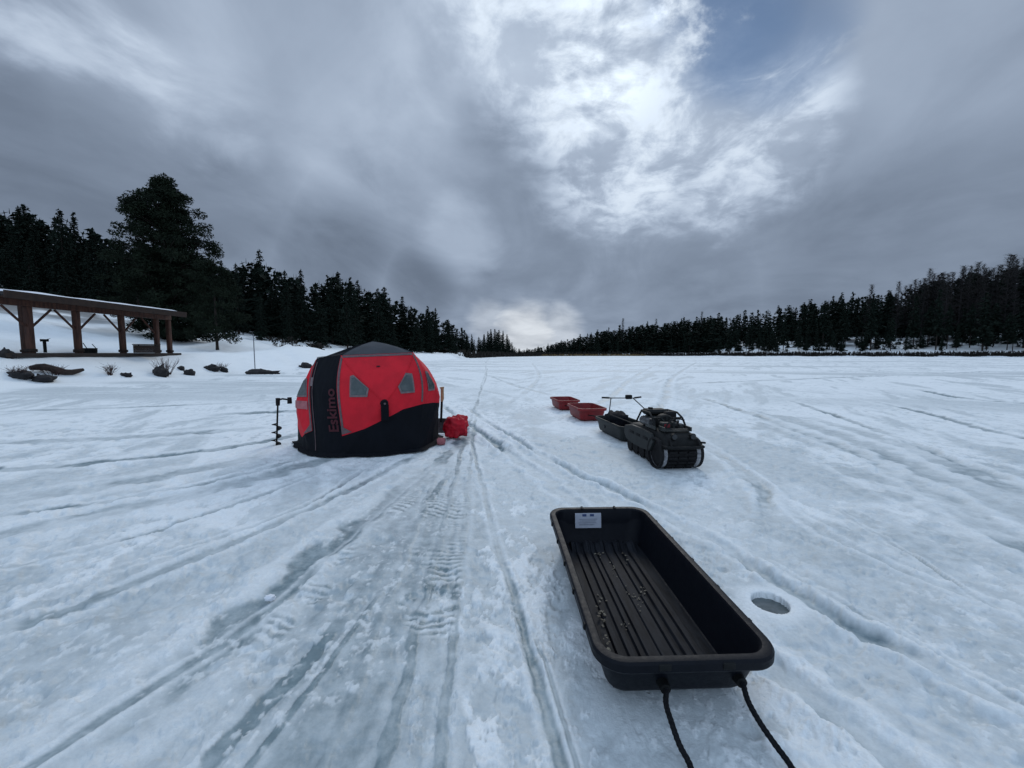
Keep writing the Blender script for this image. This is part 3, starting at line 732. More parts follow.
boulder(212, 370, 14, 6, 'dark oval boulder high on the bank below the young pine', 5)
boulder(181, 370, 6, 4, 'tiny stone up-left of the small dark boulder on the bank', 6)
boulder(224, 372, 7, 5, 'tiny stone beside the dark oval boulder on the bank', 8)
boulder(126, 376, 10, 4, 'small half buried stone below the middle of the pavilion', 11)
boulder(306, 368, 12, 6, 'dark stone on the snow just left of the red tent', 12)
boulder(262, 374, 34, 5, 'long low dark slab lying on the snow below the thin pole', 13, name='dark_slab', cat='slab', depth=.35)
boulder(6, 357, 14, 9, 'grey squat stone block beside the left pavilion post', 14, name='stone_block', cat='stone')
def log():
    a = bank(30, 373); b2 = bank(84, 375)
    za, zb = tz(a.x, a.y), tz(b2.x, b2.y)
    pts = []
    for k in range(9):
        t = k/8; x = a.x+(b2.x-a.x)*t; y = a.y+(b2.y-a.y)*t
        pts.append((x, y, tz(x, y)+.22+.10*math.sin(t*7)))
    o = MB().tube(pts, [.10, .15, .17, .16, .17, .15, .14, .12, .07], 9).build('driftwood_log', 'log')
    tag(o, 'long dark driftwood log lying along the snowy bank', 'log')
log()
def shrub(px, Y, wpx, hpx, n, label, seed, m='twig'):
    g = random.Random(seed); p = bank(px, Y); Y = p.y; z = tz(p.x, Y); w = wpx*Y/400/2; h = hpx*Y/400; b = MB()
    for k in range(n):
        a = g.uniform(0, 6.28); rr = w*g.random(); base = Vector((math.cos(a)*rr*.3, math.sin(a)*rr*.3, -.05))
        tip = Vector((math.cos(a)*rr+g.gauss(0, .08), math.sin(a)*rr, h*g.uniform(.5, 1)))
        mid = base.lerp(tip, .5)+Vector((g.gauss(0, .04), g.gauss(0, .04), .05))
        b.tube([base, mid, tip], [.012, .009, .004], 4, False)
        for q in range(3):
            s = base.lerp(tip, g.uniform(.4, .9)); b.tube([s, s+Vector((g.gauss(0, .12), g.gauss(0, .12), g.uniform(.05, .25)))], [.006, .003], 3, False)
    o = b.build('leafless_shrub', m, smooth=False); o.location = (p.x, Y, z)
    return tag(o, label, 'shrub')
shrub(166, 374, 26, 17, 40, 'reddish twiggy shrub on the bank under the right end of the pavilion', 1)
shrub(20, 376, 24, 9, 28, 'low twiggy shrub at the far left of the bank', 2)
shrub(52, 375, 30, 8, 30, 'low twiggy shrub behind the driftwood log', 3)
shrub(110, 375, 12, 10, 30, 'small thin shrub on the bank between log and twiggy boulder', 4)
shrub(222, 371, 10, 8, 25, 'small twig tuft on the bank near the oval boulder', 5)
def dark_bush(px, Y, wpx, hpx, label, seed):
    p = at(px, 350, Y); z = tz(p.x, Y); g = random.Random(seed); w = wpx*Y/400/2; h = hpx*Y/400
    cl = [((g.uniform(-w, w), g.uniform(-.8, .8), h*g.uniform(.1, .75)), g.uniform(.3, .55)) for k in range(16)]
    o = bpy.data.objects.new('low_bush', clump_crown('low_bush', cl, 'brush', 160, .22)); C.objects.link(o); o.location = (p.x, Y, z)
    tag(o, label, 'bush')
dark_bush(283, 50, 24, 14, 'dark low bush on the snow mound left of the tent roof', 1)
dark_bush(312, 52, 18, 10, 'dark low bush half hidden behind the tent roof edge', 2)
dark_bush(455, 112, 40, 9, 'dark brush clump on the shore just right of the tent', 3)
pp = at(255, 368, 33.); pz = tz(pp.x, 33.)
tag(MB().tube([(0, 0, -.1), (0, 0, at(255, 334, 33.).z-pz)], .035, 6).build('marker_pole', 'greypole', loc=(pp.x, 33., pz)), 'thin grey pole standing upright on the snow behind the dark slab', 'pole')

# ------------------------------------------------------------------ pavilion
def pavilion():
    X0 = -24.5; YA, YB = 19.2, 29.4; zb = 1.42; eave = 4.20
    root = thing('timber_pavilion', 'open timber picnic pavilion with snow on its roof on the left bank', 'pavilion', (X0, 24.5, zb))
    def loc(x, y, z): return Vector((x-X0, y-24.5, z-zb))
    W = 5.2
    MB().box(loc(X0-2.4, 24.0, zb-.02), (6.0, 10.0, .20)).build('floor_slab', 'concrete', root)
    def post(x, y, s, top):
        p = MB(); p.box(loc(x, y, (zb+top)/2), (s, s, top-zb), bev=.025); o = p.build('post', 'timber', root)
        MB().box(loc(x, y, zb+.21), (s+.08, s+.08, .16), bev=.02).build('post_base', 'timber_dk', o)
        return o
    front = [20.45, 22.7, 25.3, 27.75, 28.75]
    rear = [21.6, 24.55, 27.5]
    for y in front: post(X0, y, .25 if y < 26 else .24, eave-.36)
    for y in rear: post(X0-W, y, .30, eave+.2)
    MB().box(loc(X0, 24.0, eave-.20), (.28, 9.8, .32), bev=.02).build('eave_beam', 'timber', root)
    MB().box(loc(X0-W, 24.0, eave+.30), (.28, 9.8, .32), bev=.02).build('rear_beam', 'timber', root)
    for y in front[:4]:
        for s in (-1, 1):
            if y > 27 and s > 0: continue
            b = MB(); a = loc(X0, y+s*.15, eave-1.35); c = loc(X0, y+s*1.05, eave-.40); d = c-a
            q = d.to_track_quat('Z', 'X').to_matrix()
            b.box((a+c)/2, (.085, .085, d.length), rot=q, bev=.01); b.build('brace', 'timber', root)
    for y in front[:4]:
        b = MB(); a = loc(X0+.9, y, eave-.02); c = loc(X0-W-.7, y, eave+.55); d = c-a
        b.box((a+c)/2, (.18, .26, d.length), rot=d.to_track_quat('Z', 'Y').to_matrix(), bev=.01); b.build('rafter', 'timber', root)
    # shed roof rising away from the lake
    sl = math.atan(.55/(W+1.6)); rot = Matrix.Rotation(sl, 3, 'Y')
    mid = loc(X0-W/2+.1, 23.8, eave+.36)
    roof = MB(); roof.box(mid, (W+2.1, 10.3, .14), rot=rot); ro = roof.build('roof', 'roofing', root)
    MB().box(mid+rot @ Vector(((W+2.1)/2+.03, 0, -.04)), (.06, 10.34, .36), rot=rot).build('fascia', 'timber_dk', ro)
    sn = MB(); hx, hy = (W+1.9)/2, 4.85
    def fn(u, v):
        x = -hx+2*hx*u; y = -hy+2*hy*v
        e = min(1, min(u, 1-u)*14)**.5*min(1, min(v, 1-v)*22)**.5
        zt = .075+.15*e+.04*mnoise.noise(Vector((x*.7, y*.7, 3)))
        return mid+rot @ Vector((x, y+.35, zt))
    sn.grid(fn, 40, 60); sn.build('roof_snow', 'snowload', ro, angle=80)
pavilion()
def wood_chest():
    Y = 26.0; p = at(147, 352, Y); z = 1.50
    r = thing('wood_chest', 'dark wooden storage chest on the pavilion floor near its right end', 'chest', (p.x, Y, z), R(48))
    b = MB()
    for k in range(4): b.box((0, 0, .07+.125*k), (1.25, .55-.004*(k % 2), .12), bev=.008)
    b.build('body', 'timber_dk', r)
    MB().box((0, 0, .545), (1.33, .63, .05), bev=.01).build('lid', 'timber_dk', r)
    for q in (-1, 1): MB().box((q*.40, -.29, .50), (.06, .02, .12), bev=.004).build('hinge', 'metal_blk', r)
wood_chest()
def grill():
    Y = 22.6; p = at(56, 352, Y); z = 1.52
    r = thing('park_grill', 'short dark grill post standing between the two left pavilion posts', 'grill', (p.x-.6, Y, z))
    MB().tube([(0, 0, 0), (0, 0, .62)], .07, 8).build('post', 'metal_blk', r)
    b = MB(); b.box((0, 0, .64), (.24, .22, .04)); b.box((0, .11, .70), (.24, .02, .12)); b.box((-.115, 0, .70), (.02, .22, .12)); b.build('firebox', 'metal_blk', r)
    MB().tube([(.1, 0, .74), (.34, 0, .79)], .012, 6).build('handle', 'metal_blk', r)
grill()
def trash():
    Y = 24.6; p = at(104, 352, Y); z = 1.5
    r = thing('fire_ring', 'low dark metal fire ring in the middle of the pavilion', 'fire ring', (p.x-1, Y, z))
    b = MB(); L = [[Vector((rad*math.cos(k*math.pi/10), rad*math.sin(k*math.pi/10), h)) for k in range(20)] for rad, h in ((.42, 0), (.44, .3), (.40, .3), (.38, .02))]
    b.loft(L, False, True); b.build('ring', 'metal_blk', r)
    b = MB(); b.tube([(-.3, .3, .2), (-.35, .1, .62)], .02, 6); b.tube([(.3, .3, .2), (.2, .1, .55)], .02, 6); b.build('grate_arm', 'metal_blk', r)
trash()

# ------------------------------------------------------------------ sleds
def make_sled(root, hx, hy, h, m, mfloor, seg=6, nose=.17, ribs=True, rimw=.045):
    def lp(ix, i0, i1, z, r):
        yc = (i0-i1)/2; hh = hy-(i0+i1)/2
        n = []
        for k, (x, y) in enumerate(rrect(hx-ix, hh, max(r, .015), seg)):
            n.append(Vector((x, y+yc, z)))
        return n
    k = h/.275
    L = [lp(.125, nose+.06, .15, 0., .08), lp(.105, nose+.01, .12, .012*k, .09), lp(.085, nose-.05, .085, .06*k, .10), lp(.055, .055, .05, .20*k, .095),
         lp(.048, .046, .045, .222*k, .095), lp(.006, .005, .005, .224*k, .12), lp(0, 0, 0, .232*k, .125), lp(0, 0, 0, .262*k, .125), lp(.007, .007, .007, .273*k, .12), lp(.020, .02, .02, .275*k, .11),
         lp(rimw-.006, rimw-.006, rimw-.006, .272*k, .10), lp(rimw, rimw, rimw, .262*k, .10), lp(rimw+.010, rimw+.02, rimw+.012, .18*k, .09), lp(rimw+.030, rimw+.06, rimw+.03, .07*k, .08), lp(rimw+.045, rimw+.09, rimw+.05, .036*k, .07), lp(rimw+.06, rimw+.11, rimw+.07, .028*k, .06)]
    hull = MB().loft(L, True, True).build('hull', m, root, angle=28)
    fx = hx-rimw-.062; y0 = -hy+rimw+.115; y1 = hy-rimw-.075
    if ribs:
        def prof(x):
            z = .034
            for c, w in ((-.19, .016), (-.135, .016), (-.085, .013), (-.03, .03), (.035, .03), (.09, .013), (.14, .016), (.195, .016)):
                if abs(x-c) < w: z = .048
                elif abs(x-c) < w+.006: z = .034+.014*(1-(abs(x-c)-w)/.006)
            return z
        def fn(u, v):
            x = -fx+2*fx*u; y = y0+(y1-y0)*v
            s = min(1, (1-v)*9, v*9); z = .032+(prof(x)-.032)*max(0, min(1, s*2-.3))
            if v > .88: z += .05*max(0, math.sin((v-.88)/.12*math.pi))*(1 if abs(x) < fx*.86 else .2)*(.75+.25*math.cos(x*55))
            return (x, y, z*k)
        MB().grid(fn, 150, 60).build('ribbed_floor', mfloor, root, angle=30)
    return hull
def big_sled():
    root = thing('utility_sled', 'large empty black plastic sled with ribbed floor and tow rope in the foreground', 'sled', (SLED_C[0]+.014, SLED_C[1], .0), R(2.0))
    hull = make_sled(root, .386, .808, .275, 'plastic', 'plastic_floor', 8)
    # moulded notches and clips along the rim
    for s in (-1, 1):
        for y in (-.55, -.28, 0., .28, .55):
            MB().box((s*.388, y, .250), (.012, .022, .030), bev=.003).build('rim_clip', 'metal_blk', hull)
    for x in (-.12, .14):
        MB().box((x, -.806, .252), (.05, .012, .028), bev=.003).build('rim_clip', 'metal_blk', hull)
        MB().box((x, .770, .279), (.016, .05, .010), bev=.002).build('rim_clip', 'metal_blk', hull)
    # sticker on the inner far wall
    st = MB().box((0, 0, 0), (.205, .003, .115), bev=.001).build('sticker', 'sticker', root)
    st.location = (-.078, .738, .190); st.rotation_euler = (R(-8), 0, 0)
    b = MB(); b.box((-.03, -.0035, .042), (.032, .002, .018)); b.box((.03, -.0035, .042), (.032, .002, .018)); b.build('sticker_print', 'ink', st)
    b = MB()
    for k in range(4): b.box((-.004*k, -.0035, .012-.014*k), (.14-.02*(k % 2), .002, .003))
    b.build('sticker_lines', 'ink2', st)
    # rope eyelets and rope
    bpy.context.view_layer.update(); inv = root.matrix_world.inverted()
    def W(p): return inv @ Vector(p)
    a0 = ground(663, 683, .12); b0 = ground(738, 677, .13)
    for q in (a0, b0):
        o = MB().tube([W((q.x, 1.64, q.z)), W((q.x, 1.545+.02*(q.x > .9), q.z-.002))], [.030, .022], 14).build('rope_eyelet', 'metal_blk', root)
    pts = [W((a0.x, 1.58, a0.z)), W((a0.x+.001, 1.545, a0.z-.003))]
    for px, py, Y in ((666, 704, 1.50), (672, 724, 1.44), (680, 746, 1.385)): q = at(px, py, Y); q.z = max(q.z, .016); pts.append(W(q))
    pts.append(W(ground(691, 768, .016)))
    pts += [W((.62, 1.14, .014)), W((.72, .95, .014)), W((.85, .90, .014)), W((.95, 1.0, .014)), W((.99, 1.16, .014))]
    back = [W(ground(792, 768, .016))]+[W(Vector((q.x, q.y, max(q.z, .016)))) for q in (at(774, 743, 1.395), at(759, 721, 1.45), at(748, 701, 1.51))]
    pts += back+[W((b0.x+.002, 1.565, b0.z-.003)), W((b0.x, 1.60, b0.z))]
    Q = []
    for i in range(len(pts)-1):
        p0, p1, p2, p3 = pts[max(i-1, 0)], pts[i], pts[i+1], pts[min(i+2, len(pts)-1)]
        for k in range(8):
            t = k/8; Q.append(.5*((2*p1)+(p2-p0)*t+(2*p0-5*p1+4*p2-p3)*t*t+(3*p1-p0-3*p2+p3)*t**3))
    Q.append(pts[-1])
    rp = MB().tube(Q, .0105, 10); 
    # three laid strands wound round the core
    for s in range(3):
        S = []
        acc = 0
        for i in range(len(Q)-1):
            for k in range(4):
                q = Q[i].lerp(Q[i+1], k/4); tg = (Q[i+1]-Q[i]).normalized()
                a = tg.cross(Vector((0, 0, 1))).normalized(); bb = a.cross(tg)
                w = acc/.05*2*math.pi+s*2.094; S.append(q+(a*math.cos(w)+bb*math.sin(w))*.0062); acc += (Q[i+1]-Q[i]).length/4
        rp.tube(S, .0056, 6, False)
    rp.build('tow_rope', 'rope', root, angle=60)
    g = random.Random(5); d = MB()
    for (x, y, n, sz) in ((-.225, -.53, 16, .013), (-.215, -.40, 5, .008), (-.19, -.18, 10, .011), (-.16, -.05, 6, .008), (.03, .0, 6, .007), (.10, .02, 5, .009), (.0, .3, 6, .007), (.05, -.1, 8, .006), (-.06, .47, 7, .008), (.12, .44, 5, .008), (-.1, -.3, 6, .006)):
        for k in range(n):
            c = (SLED_C[0]+x+g.gauss(0, .015), SLED_C[1]+y+g.gauss(0, .045), .052+g.random()*.004)
            d.box(c, (sz*g.uniform(.4, 1.3), sz*g.uniform(.5, 2), sz*.4), rot=Matrix.Rotation(g.uniform(0, 3), 3, 'Z') @ Matrix.Rotation(g.uniform(-.5, .5), 3, 'X'))
    tag(d.build('wood_chips', 'debris', smooth=False), 'tan chips and dirt scattered on the floor of the big black sled', 'debris', kind='stuff')
big_sled()
YAW = R(6)
def small_sled(name, label, x, y, hx, hy, h, m, rz):
    r = thing(name, label, 'sled', (x, y, 0), rz)
    make_sled(r, hx, hy, h, m, m, 5, nose=.16, ribs=False, rimw=.035)
    MB().tube([(-.1, -hy+.06, h*.5), (-.04, -hy-.15, h*.55), (0, -hy-.32, h*.5)], .012, 6).build('tow_bar', 'metal_blk', r)
    return r
small_sled('cargo_sled', 'black cargo sled hitched right behind the tracked machine', 1.98, 7.14, .30, .62, .29, 'side', R(9))
small_sled('cargo_sled', 'red plastic sled in the middle of the string, next to the black one', 1.70, 9.10, .33, .52, .30, 'redp', R(8))
small_sled('cargo_sled', 'smaller looking red sled at the far end of the string', 1.42, 10.75, .31, .50, .28, 'redp', R(8))
def lump(name, m, loc, size, label, cat, seed, n=(24, 16), amp=.3, boxy=.5):
    b = MB(); off = Vector((seed*5.1, 1, 2))
    def fn(u, v):
        a = u*2*math.pi; e = -math.pi/2+v*math.pi
        d = Vector((math.cos(a)*math.cos(e), math.sin(a)*math.cos(e), math.sin(e)))
        k = 1/max(abs(d.x), abs(d.y), abs(d.z)); r = (1-boxy)+boxy*k*.8
        r *= 1+amp*mnoise.noise(d*1.7+off)+amp*.55*mnoise.noise(d*4.5+off)+amp*.9*abs(mnoise.noise(Vector((d.x*3.2, d.y*3.2, d.z*1.4))+off*1.7))-amp*.35*abs(mnoise.noise(d*8+off))
        return (d.x*size[0]/2*r, d.y*size[1]/2*r, max(d.z*size[2]/2*r+size[2]/2, 0.))
    b.grid(fn, *n); o = b.build(name, m, angle=60); o.location = loc
    return tag(o, label, cat) if label else o
lump('gear_bag', 'black_fab', (1.90, 7.28, .06), (.40, .60, .38), 'dark lumpy gear bag in the black cargo sled', 'bag', 3)

# ------------------------------------------------------------------ tracked towing machine
def tracked_machine():
    r = thing('tracked_machine', 'black motorised tracked towing machine with exposed engine and long handlebar', 'tracked machine', (2.10, 5.63, 0), YAW)
    r.scale = (.95, 1, .96)
    # rubber track loop (side profile), y<0 is the front
    fr = (-.44, .205, .195); rr_ = (.46, .165, .155)
    prof = []
    for k in range(15): a = R(265-190*k/14); prof.append((fr[0]+fr[2]*math.cos(a), fr[1]+fr[2]*math.sin(a)))
    for k in range(15): a = R(85-190*k/14); prof.append((rr_[0]+rr_[2]*math.cos(a), rr_[1]+rr_[2]*math.sin(a)))
    prof = [(y, max(z, .012)) for y, z in prof]
    tk = MB(); hw = .205
    outer = [Vector((-hw, y, z)) for y, z in prof]; outer2 = [Vector((hw, y, z)) for y, z in prof]
    cy, cz = 0., .18
    inn = [Vector((hw, cy+(y-cy)*.965, cz+(z-cz)*.90)) for y, z in prof]; inn2 = [Vector((-hw, p.y, p.z)) for p in inn]
    tk.loft([outer, outer2, inn, inn2, outer], False, False)
    pts = [Vector((0, y, z)) for y, z in prof]; n = len(pts); acc = 0
    tot = sum((pts[(i+1) % n]-pts[i]).length for i in range(n)); step = tot/44; nxt = 0; run = 0
    for i in range(n):
        a, b = pts[i], pts[(i+1) % n]; L = (b-a).length
        while nxt < run+L:
            p = a.lerp(b, (nxt-run)/L); tg = (b-a).normalized(); nr = Vector((0, tg.z, -tg.y))
            if (p-Vector((0, cy, cz))).dot(nr) < 0: nr = -nr
            ang = math.atan2(nr.z, nr.y)
            for sx in (-1, 0, 1):
                tk.box(p+nr*.010+Vector((sx*.135, 0, 0)), (.115, .024, .030), rot=Matrix.Rotation(ang, 3, 'X') @ Matrix.Rotation(R(90), 3, 'X'))
            nxt += step
        run += L
    tk.build('track', 'rubber', r, smooth=False)
    # idler wheels, caked with snow at the front
    for s in (-1, 1):
        w = MB(); L = []
        for x, rad in ((.205, .10), (.205, .165), (.225, .185), (.25, .185), (.262, .165), (.262, .11), (.245, .06), (.245, .01)):
            L.append([Vector((s*x, fr[0]+rad*math.cos(k*math.pi/14), fr[1]+rad*math.sin(k*math.pi/14))) for k in range(28)])
        w.loft(L, True, True); wo = w.build('idler_wheel', 'rubber', r, angle=40)
        sc_ = MB(); L = [[Vector((s*x, fr[0]+rad*math.cos(k*math.pi/16), fr[1]+rad*math.sin(k*math.pi/16))) for k in range(32)] for x, rad in ((.209, .188), (.209, .203), (.258, .206), (.258, .188))]
        sc_.loft(L+[L[0]], False, False); sc_.build('snow_crust', 'caked', wo, angle=40)
        # tread band round the idler
        t2 = MB(); L = []
        for x, rad in ((.262, .185), (.262, .212), (.300, .212), (.300, .185)):
            L.append([Vector((s*x, fr[0]+rad*math.cos(k*math.pi/16), fr[1]+rad*math.sin(k*math.pi/16))) for k in range(32)])
        t2.loft(L+[L[0]], False, False); t2.build('tread_band', 'rubber', r, angle=40)
        for y in (-.18, .04, .25, .46):
            w = MB(); L = [[Vector((s*x, y+rad*math.cos(k*math.pi/10), .105+rad*math.sin(k*math.pi/10))) for k in range(20)] for x, rad in ((.21, .09), (.255, .095), (.262, .075), (.25, .02))]
            w.loft(L, True, True); w.build('road_wheel', 'rubber', r, angle=40)
        # side cover with slots
        sp = MB(); outline = [(-.40, .34), (-.30, .19), (-.05, .165), (.30, .165), (.52, .20), (.60, .27), (.58, .40), (.30, .455), (-.10, .465), (-.34, .45)]
        A = [Vector((s*.268, y, z)) for y, z in outline]; B = [Vector((s*.298, y*.985+.003, .31+(z-.31)*.96)) for y, z in outline]
        if s < 0: A, B = [q for q in A[::-1]], [q for q in B[::-1]]
        sp.loft([A, B]); so = sp.build('side_cover', 'side', r, angle=30)
        for y, w_ in ((-.16, .16), (.08, .14), (.30, .16)):
            MB().box((s*.300, y, .345), (.006, w_, .042), bev=.002).build('slot', 'rubber', so)
    # hood over the front of the track
    hd = MB(); L = []
    for y, z, w in ((-.655, .30, .25), (-.665, .37, .26), (-.63, .43, .265), (-.52, .485, .265), (-.36, .52, .26), (-.1, .52, .255), (.25, .49, .25), (.52, .45, .24)):
        top = z; bot = .30 if y < -.5 else .40; lp_ = []
        for k in range(13):
            a = math.pi*k/12; lp_.append(Vector((w*math.copysign(abs(math.cos(a))**.55, math.cos(a)), y, bot+(top-bot)*math.sin(a)**.6)))
        lp_ += [Vector((-w*.8, y+.01, bot-.005)), Vector((w*.8, y+.01, bot-.005))]
        L.append(lp_)
    hd.loft(L); hd.build('hood', 'metal_blk', r, angle=40)
    bp = MB(); bp.tube([(-.27, -.56, .33), (-.25, -.70, .335), (-.15, -.735, .335), (.15, -.735, .335), (.25, -.70, .335), (.27, -.56, .33)], .02, 10)
    bp.tube([(-.2, -.715, .335), (-.19, -.65, .43)], .015, 8); bp.tube([(.2, -.715, .335), (.19, -.65, .43)], .015, 8); bp.build('bumper', 'metal_blk', r)
    MB().tube([(.27, -.60, .37), (.335, -.61, .365)], .014, 8).build('side_peg', 'metal_blk', r)
    # engine
    en = MB(); en.box((.0, .02, .555), (.30, .34, .16), bev=.02)
    for k in range(7): en.box((.02, -.165-.0, .49+k*.022), (.26, .05, .008))
    for k in range(6): en.box((.175, -.10+k*.045, .56), (.05, .012, .14))
    e = en.build('engine', 'engine', r)
    fan = MB(); L = [[Vector((-.02+rad*math.cos(k*math.pi/12), y, .565+rad*math.sin(k*math.pi/12))) for k in range(24)] for y, rad in ((-.12, .125), (-.215, .125), (-.24, .105), (-.243, .03))]
    fan.loft(L); fn_ = fan.build('fan_cover', 'metal_blk', e, angle=40)
    sl = MB()
    for k in range(8):
        a = k*math.pi/4; sl.box((-.02+.075*math.cos(a), -.243, .565+.075*math.sin(a)), (.05, .008, .014), rot=Matrix.Rotation(-a, 3, 'Y'))
    sl.build('fan_slot', 'engine', fn_)
    MB().box((-.035, -.250, .55), (.10, .008, .055), bev=.003).build('decal', 'redlabel', fn_)
    tank = MB(); tank.box((-.03, .10, .685), (.34, .22, .085), bev=.03); tk_ = tank.build('fuel_tank', 'metal_blk', r)
    MB().tube([(-.10, .10, .72), (-.10, .10, .75)], .035, 12).build('fuel_cap', 'rubber', tk_)
    tank = MB(); tank.box((.12, -.06, .655), (.16, .12, .11), bev=.02); tank.build('air_filter', 'rubber', r)
    MB().tube([(-.19, -.16, .56), (-.19, .14, .56)], .065, 12).build('muffler', 'steel', r)
    cg = MB()
    for s in (-1, 1):
        cg.tube([(s*.23, -.34, .49), (s*.225, -.22, .64), (s*.21, -.10, .70), (s*.21, .16, .70), (s*.23, .28, .52)], .014, 8)
    cg.tube([(-.225, -.22, .64), (.225, -.22, .64)], .013, 8); cg.tube([(-.21, .16, .70), (.21, .16, .70)], .013, 8); cg.build('roll_cage', 'metal_blk', r)
    for s in (-1, 1):
        hl_ = MB().tube([(s*.13, -.60, .47), (s*.13, -.655, .465)], [.03, .042], 14).build('headlight', 'metal_blk', r)
        MB().tube([(s*.13, -.653, .465), (s*.13, -.662, .465)], .036, 14).build('lens', 'headlight', hl_)
    bx_ = MB(); bx_.box((-.10, -.34, .56), (.13, .12, .09), bev=.012); bx_.build('battery_box', 'side', r)
    MB().box((-.10, -.402, .565), (.08, .004, .05), bev=.001).build('decal', 'redlabel', r)
    cb_ = MB(); cb_.tube([(.05, -.30, .50), (.05, -.30, .60)], .045, 14); cb_.tube([(.05, -.36, .57), (.05, -.25, .59)], .022, 10); cb_.box((.14, -.32, .545), (.07, .09, .06), bev=.008); cb_.build('carburettor', 'engine', r)
    pl_ = MB()
    for k in range(5): pl_.box((.0, -.50+.012*k, .505+.006*k), (.34, .008, .012), rot=Matrix.Rotation(.2, 3, 'X'))
    for s in (-1, 1): pl_.box((s*.19, -.43, .53), (.02, .16, .06), bev=.004); pl_.box((s*.24, -.2, .52), (.012, .3, .05), bev=.004)
    pl_.build('grille', 'engine', r)
    MB().tube([(.20, -.1, .55), (.235, .05, .57), (.24, .3, .55), (.22, .5, .50)], .024, 10).build('exhaust', 'steel', r)
    g = random.Random(3); hz = MB()
    for k in range(14):
        p0 = Vector((g.uniform(-.2, .22), g.uniform(-.45, .25), .5)); p2 = Vector((g.uniform(-.2, .22), g.uniform(-.35, .25), .62))
        hz.tube([p0, (p0+p2)/2+Vector((g.uniform(-.08, .08), -.08, .08)), p2], .009, 6)
    hz.build('hose', 'rubber', r)
    # steering: two long rods back to the handlebar
    inv = Matrix.Rotation(-YAW, 3, 'Z')
    def loc(p):
        q = inv @ (Vector(p)-Vector((2.10, 5.63, 0))); return Vector((q.x/.95, q.y, q.z/.96))
    hl = loc(at(611, 398, 7.15)); hr = loc(at(633, 398, 7.25)); hb = loc(at(602, 397.5, 7.1)); he = loc(at(641, 397, 7.3))
    st = MB()
    st.tube([(-.16, .50, .42), loc(at(609, 414, 6.95)), hl], .009, 8); st.tube([(.16, .50, .42), loc(at(648, 412, 6.9)), hr], .009, 8)
    st.tube([hb, hl, hr, he], .009, 8); so = st.build('handlebar', 'metal_blk', r)
    MB().tube([hb, hb.lerp(hl, .8)], .016, 8).build('grip', 'rubber', so); MB().tube([he, he.lerp(hr, .8)], .016, 8).build('grip', 'rubber', so)
    MB().box(hr.lerp(hl, .2)+Vector((0, 0, .02)), (.12, .07, .08), bev=.01).build('control_box', 'rubber', so)
    MB().tube([(0, .5, .25), (0, .78, .22)], .02, 8).build('hitch', 'metal_blk', r)
tracked_machine()

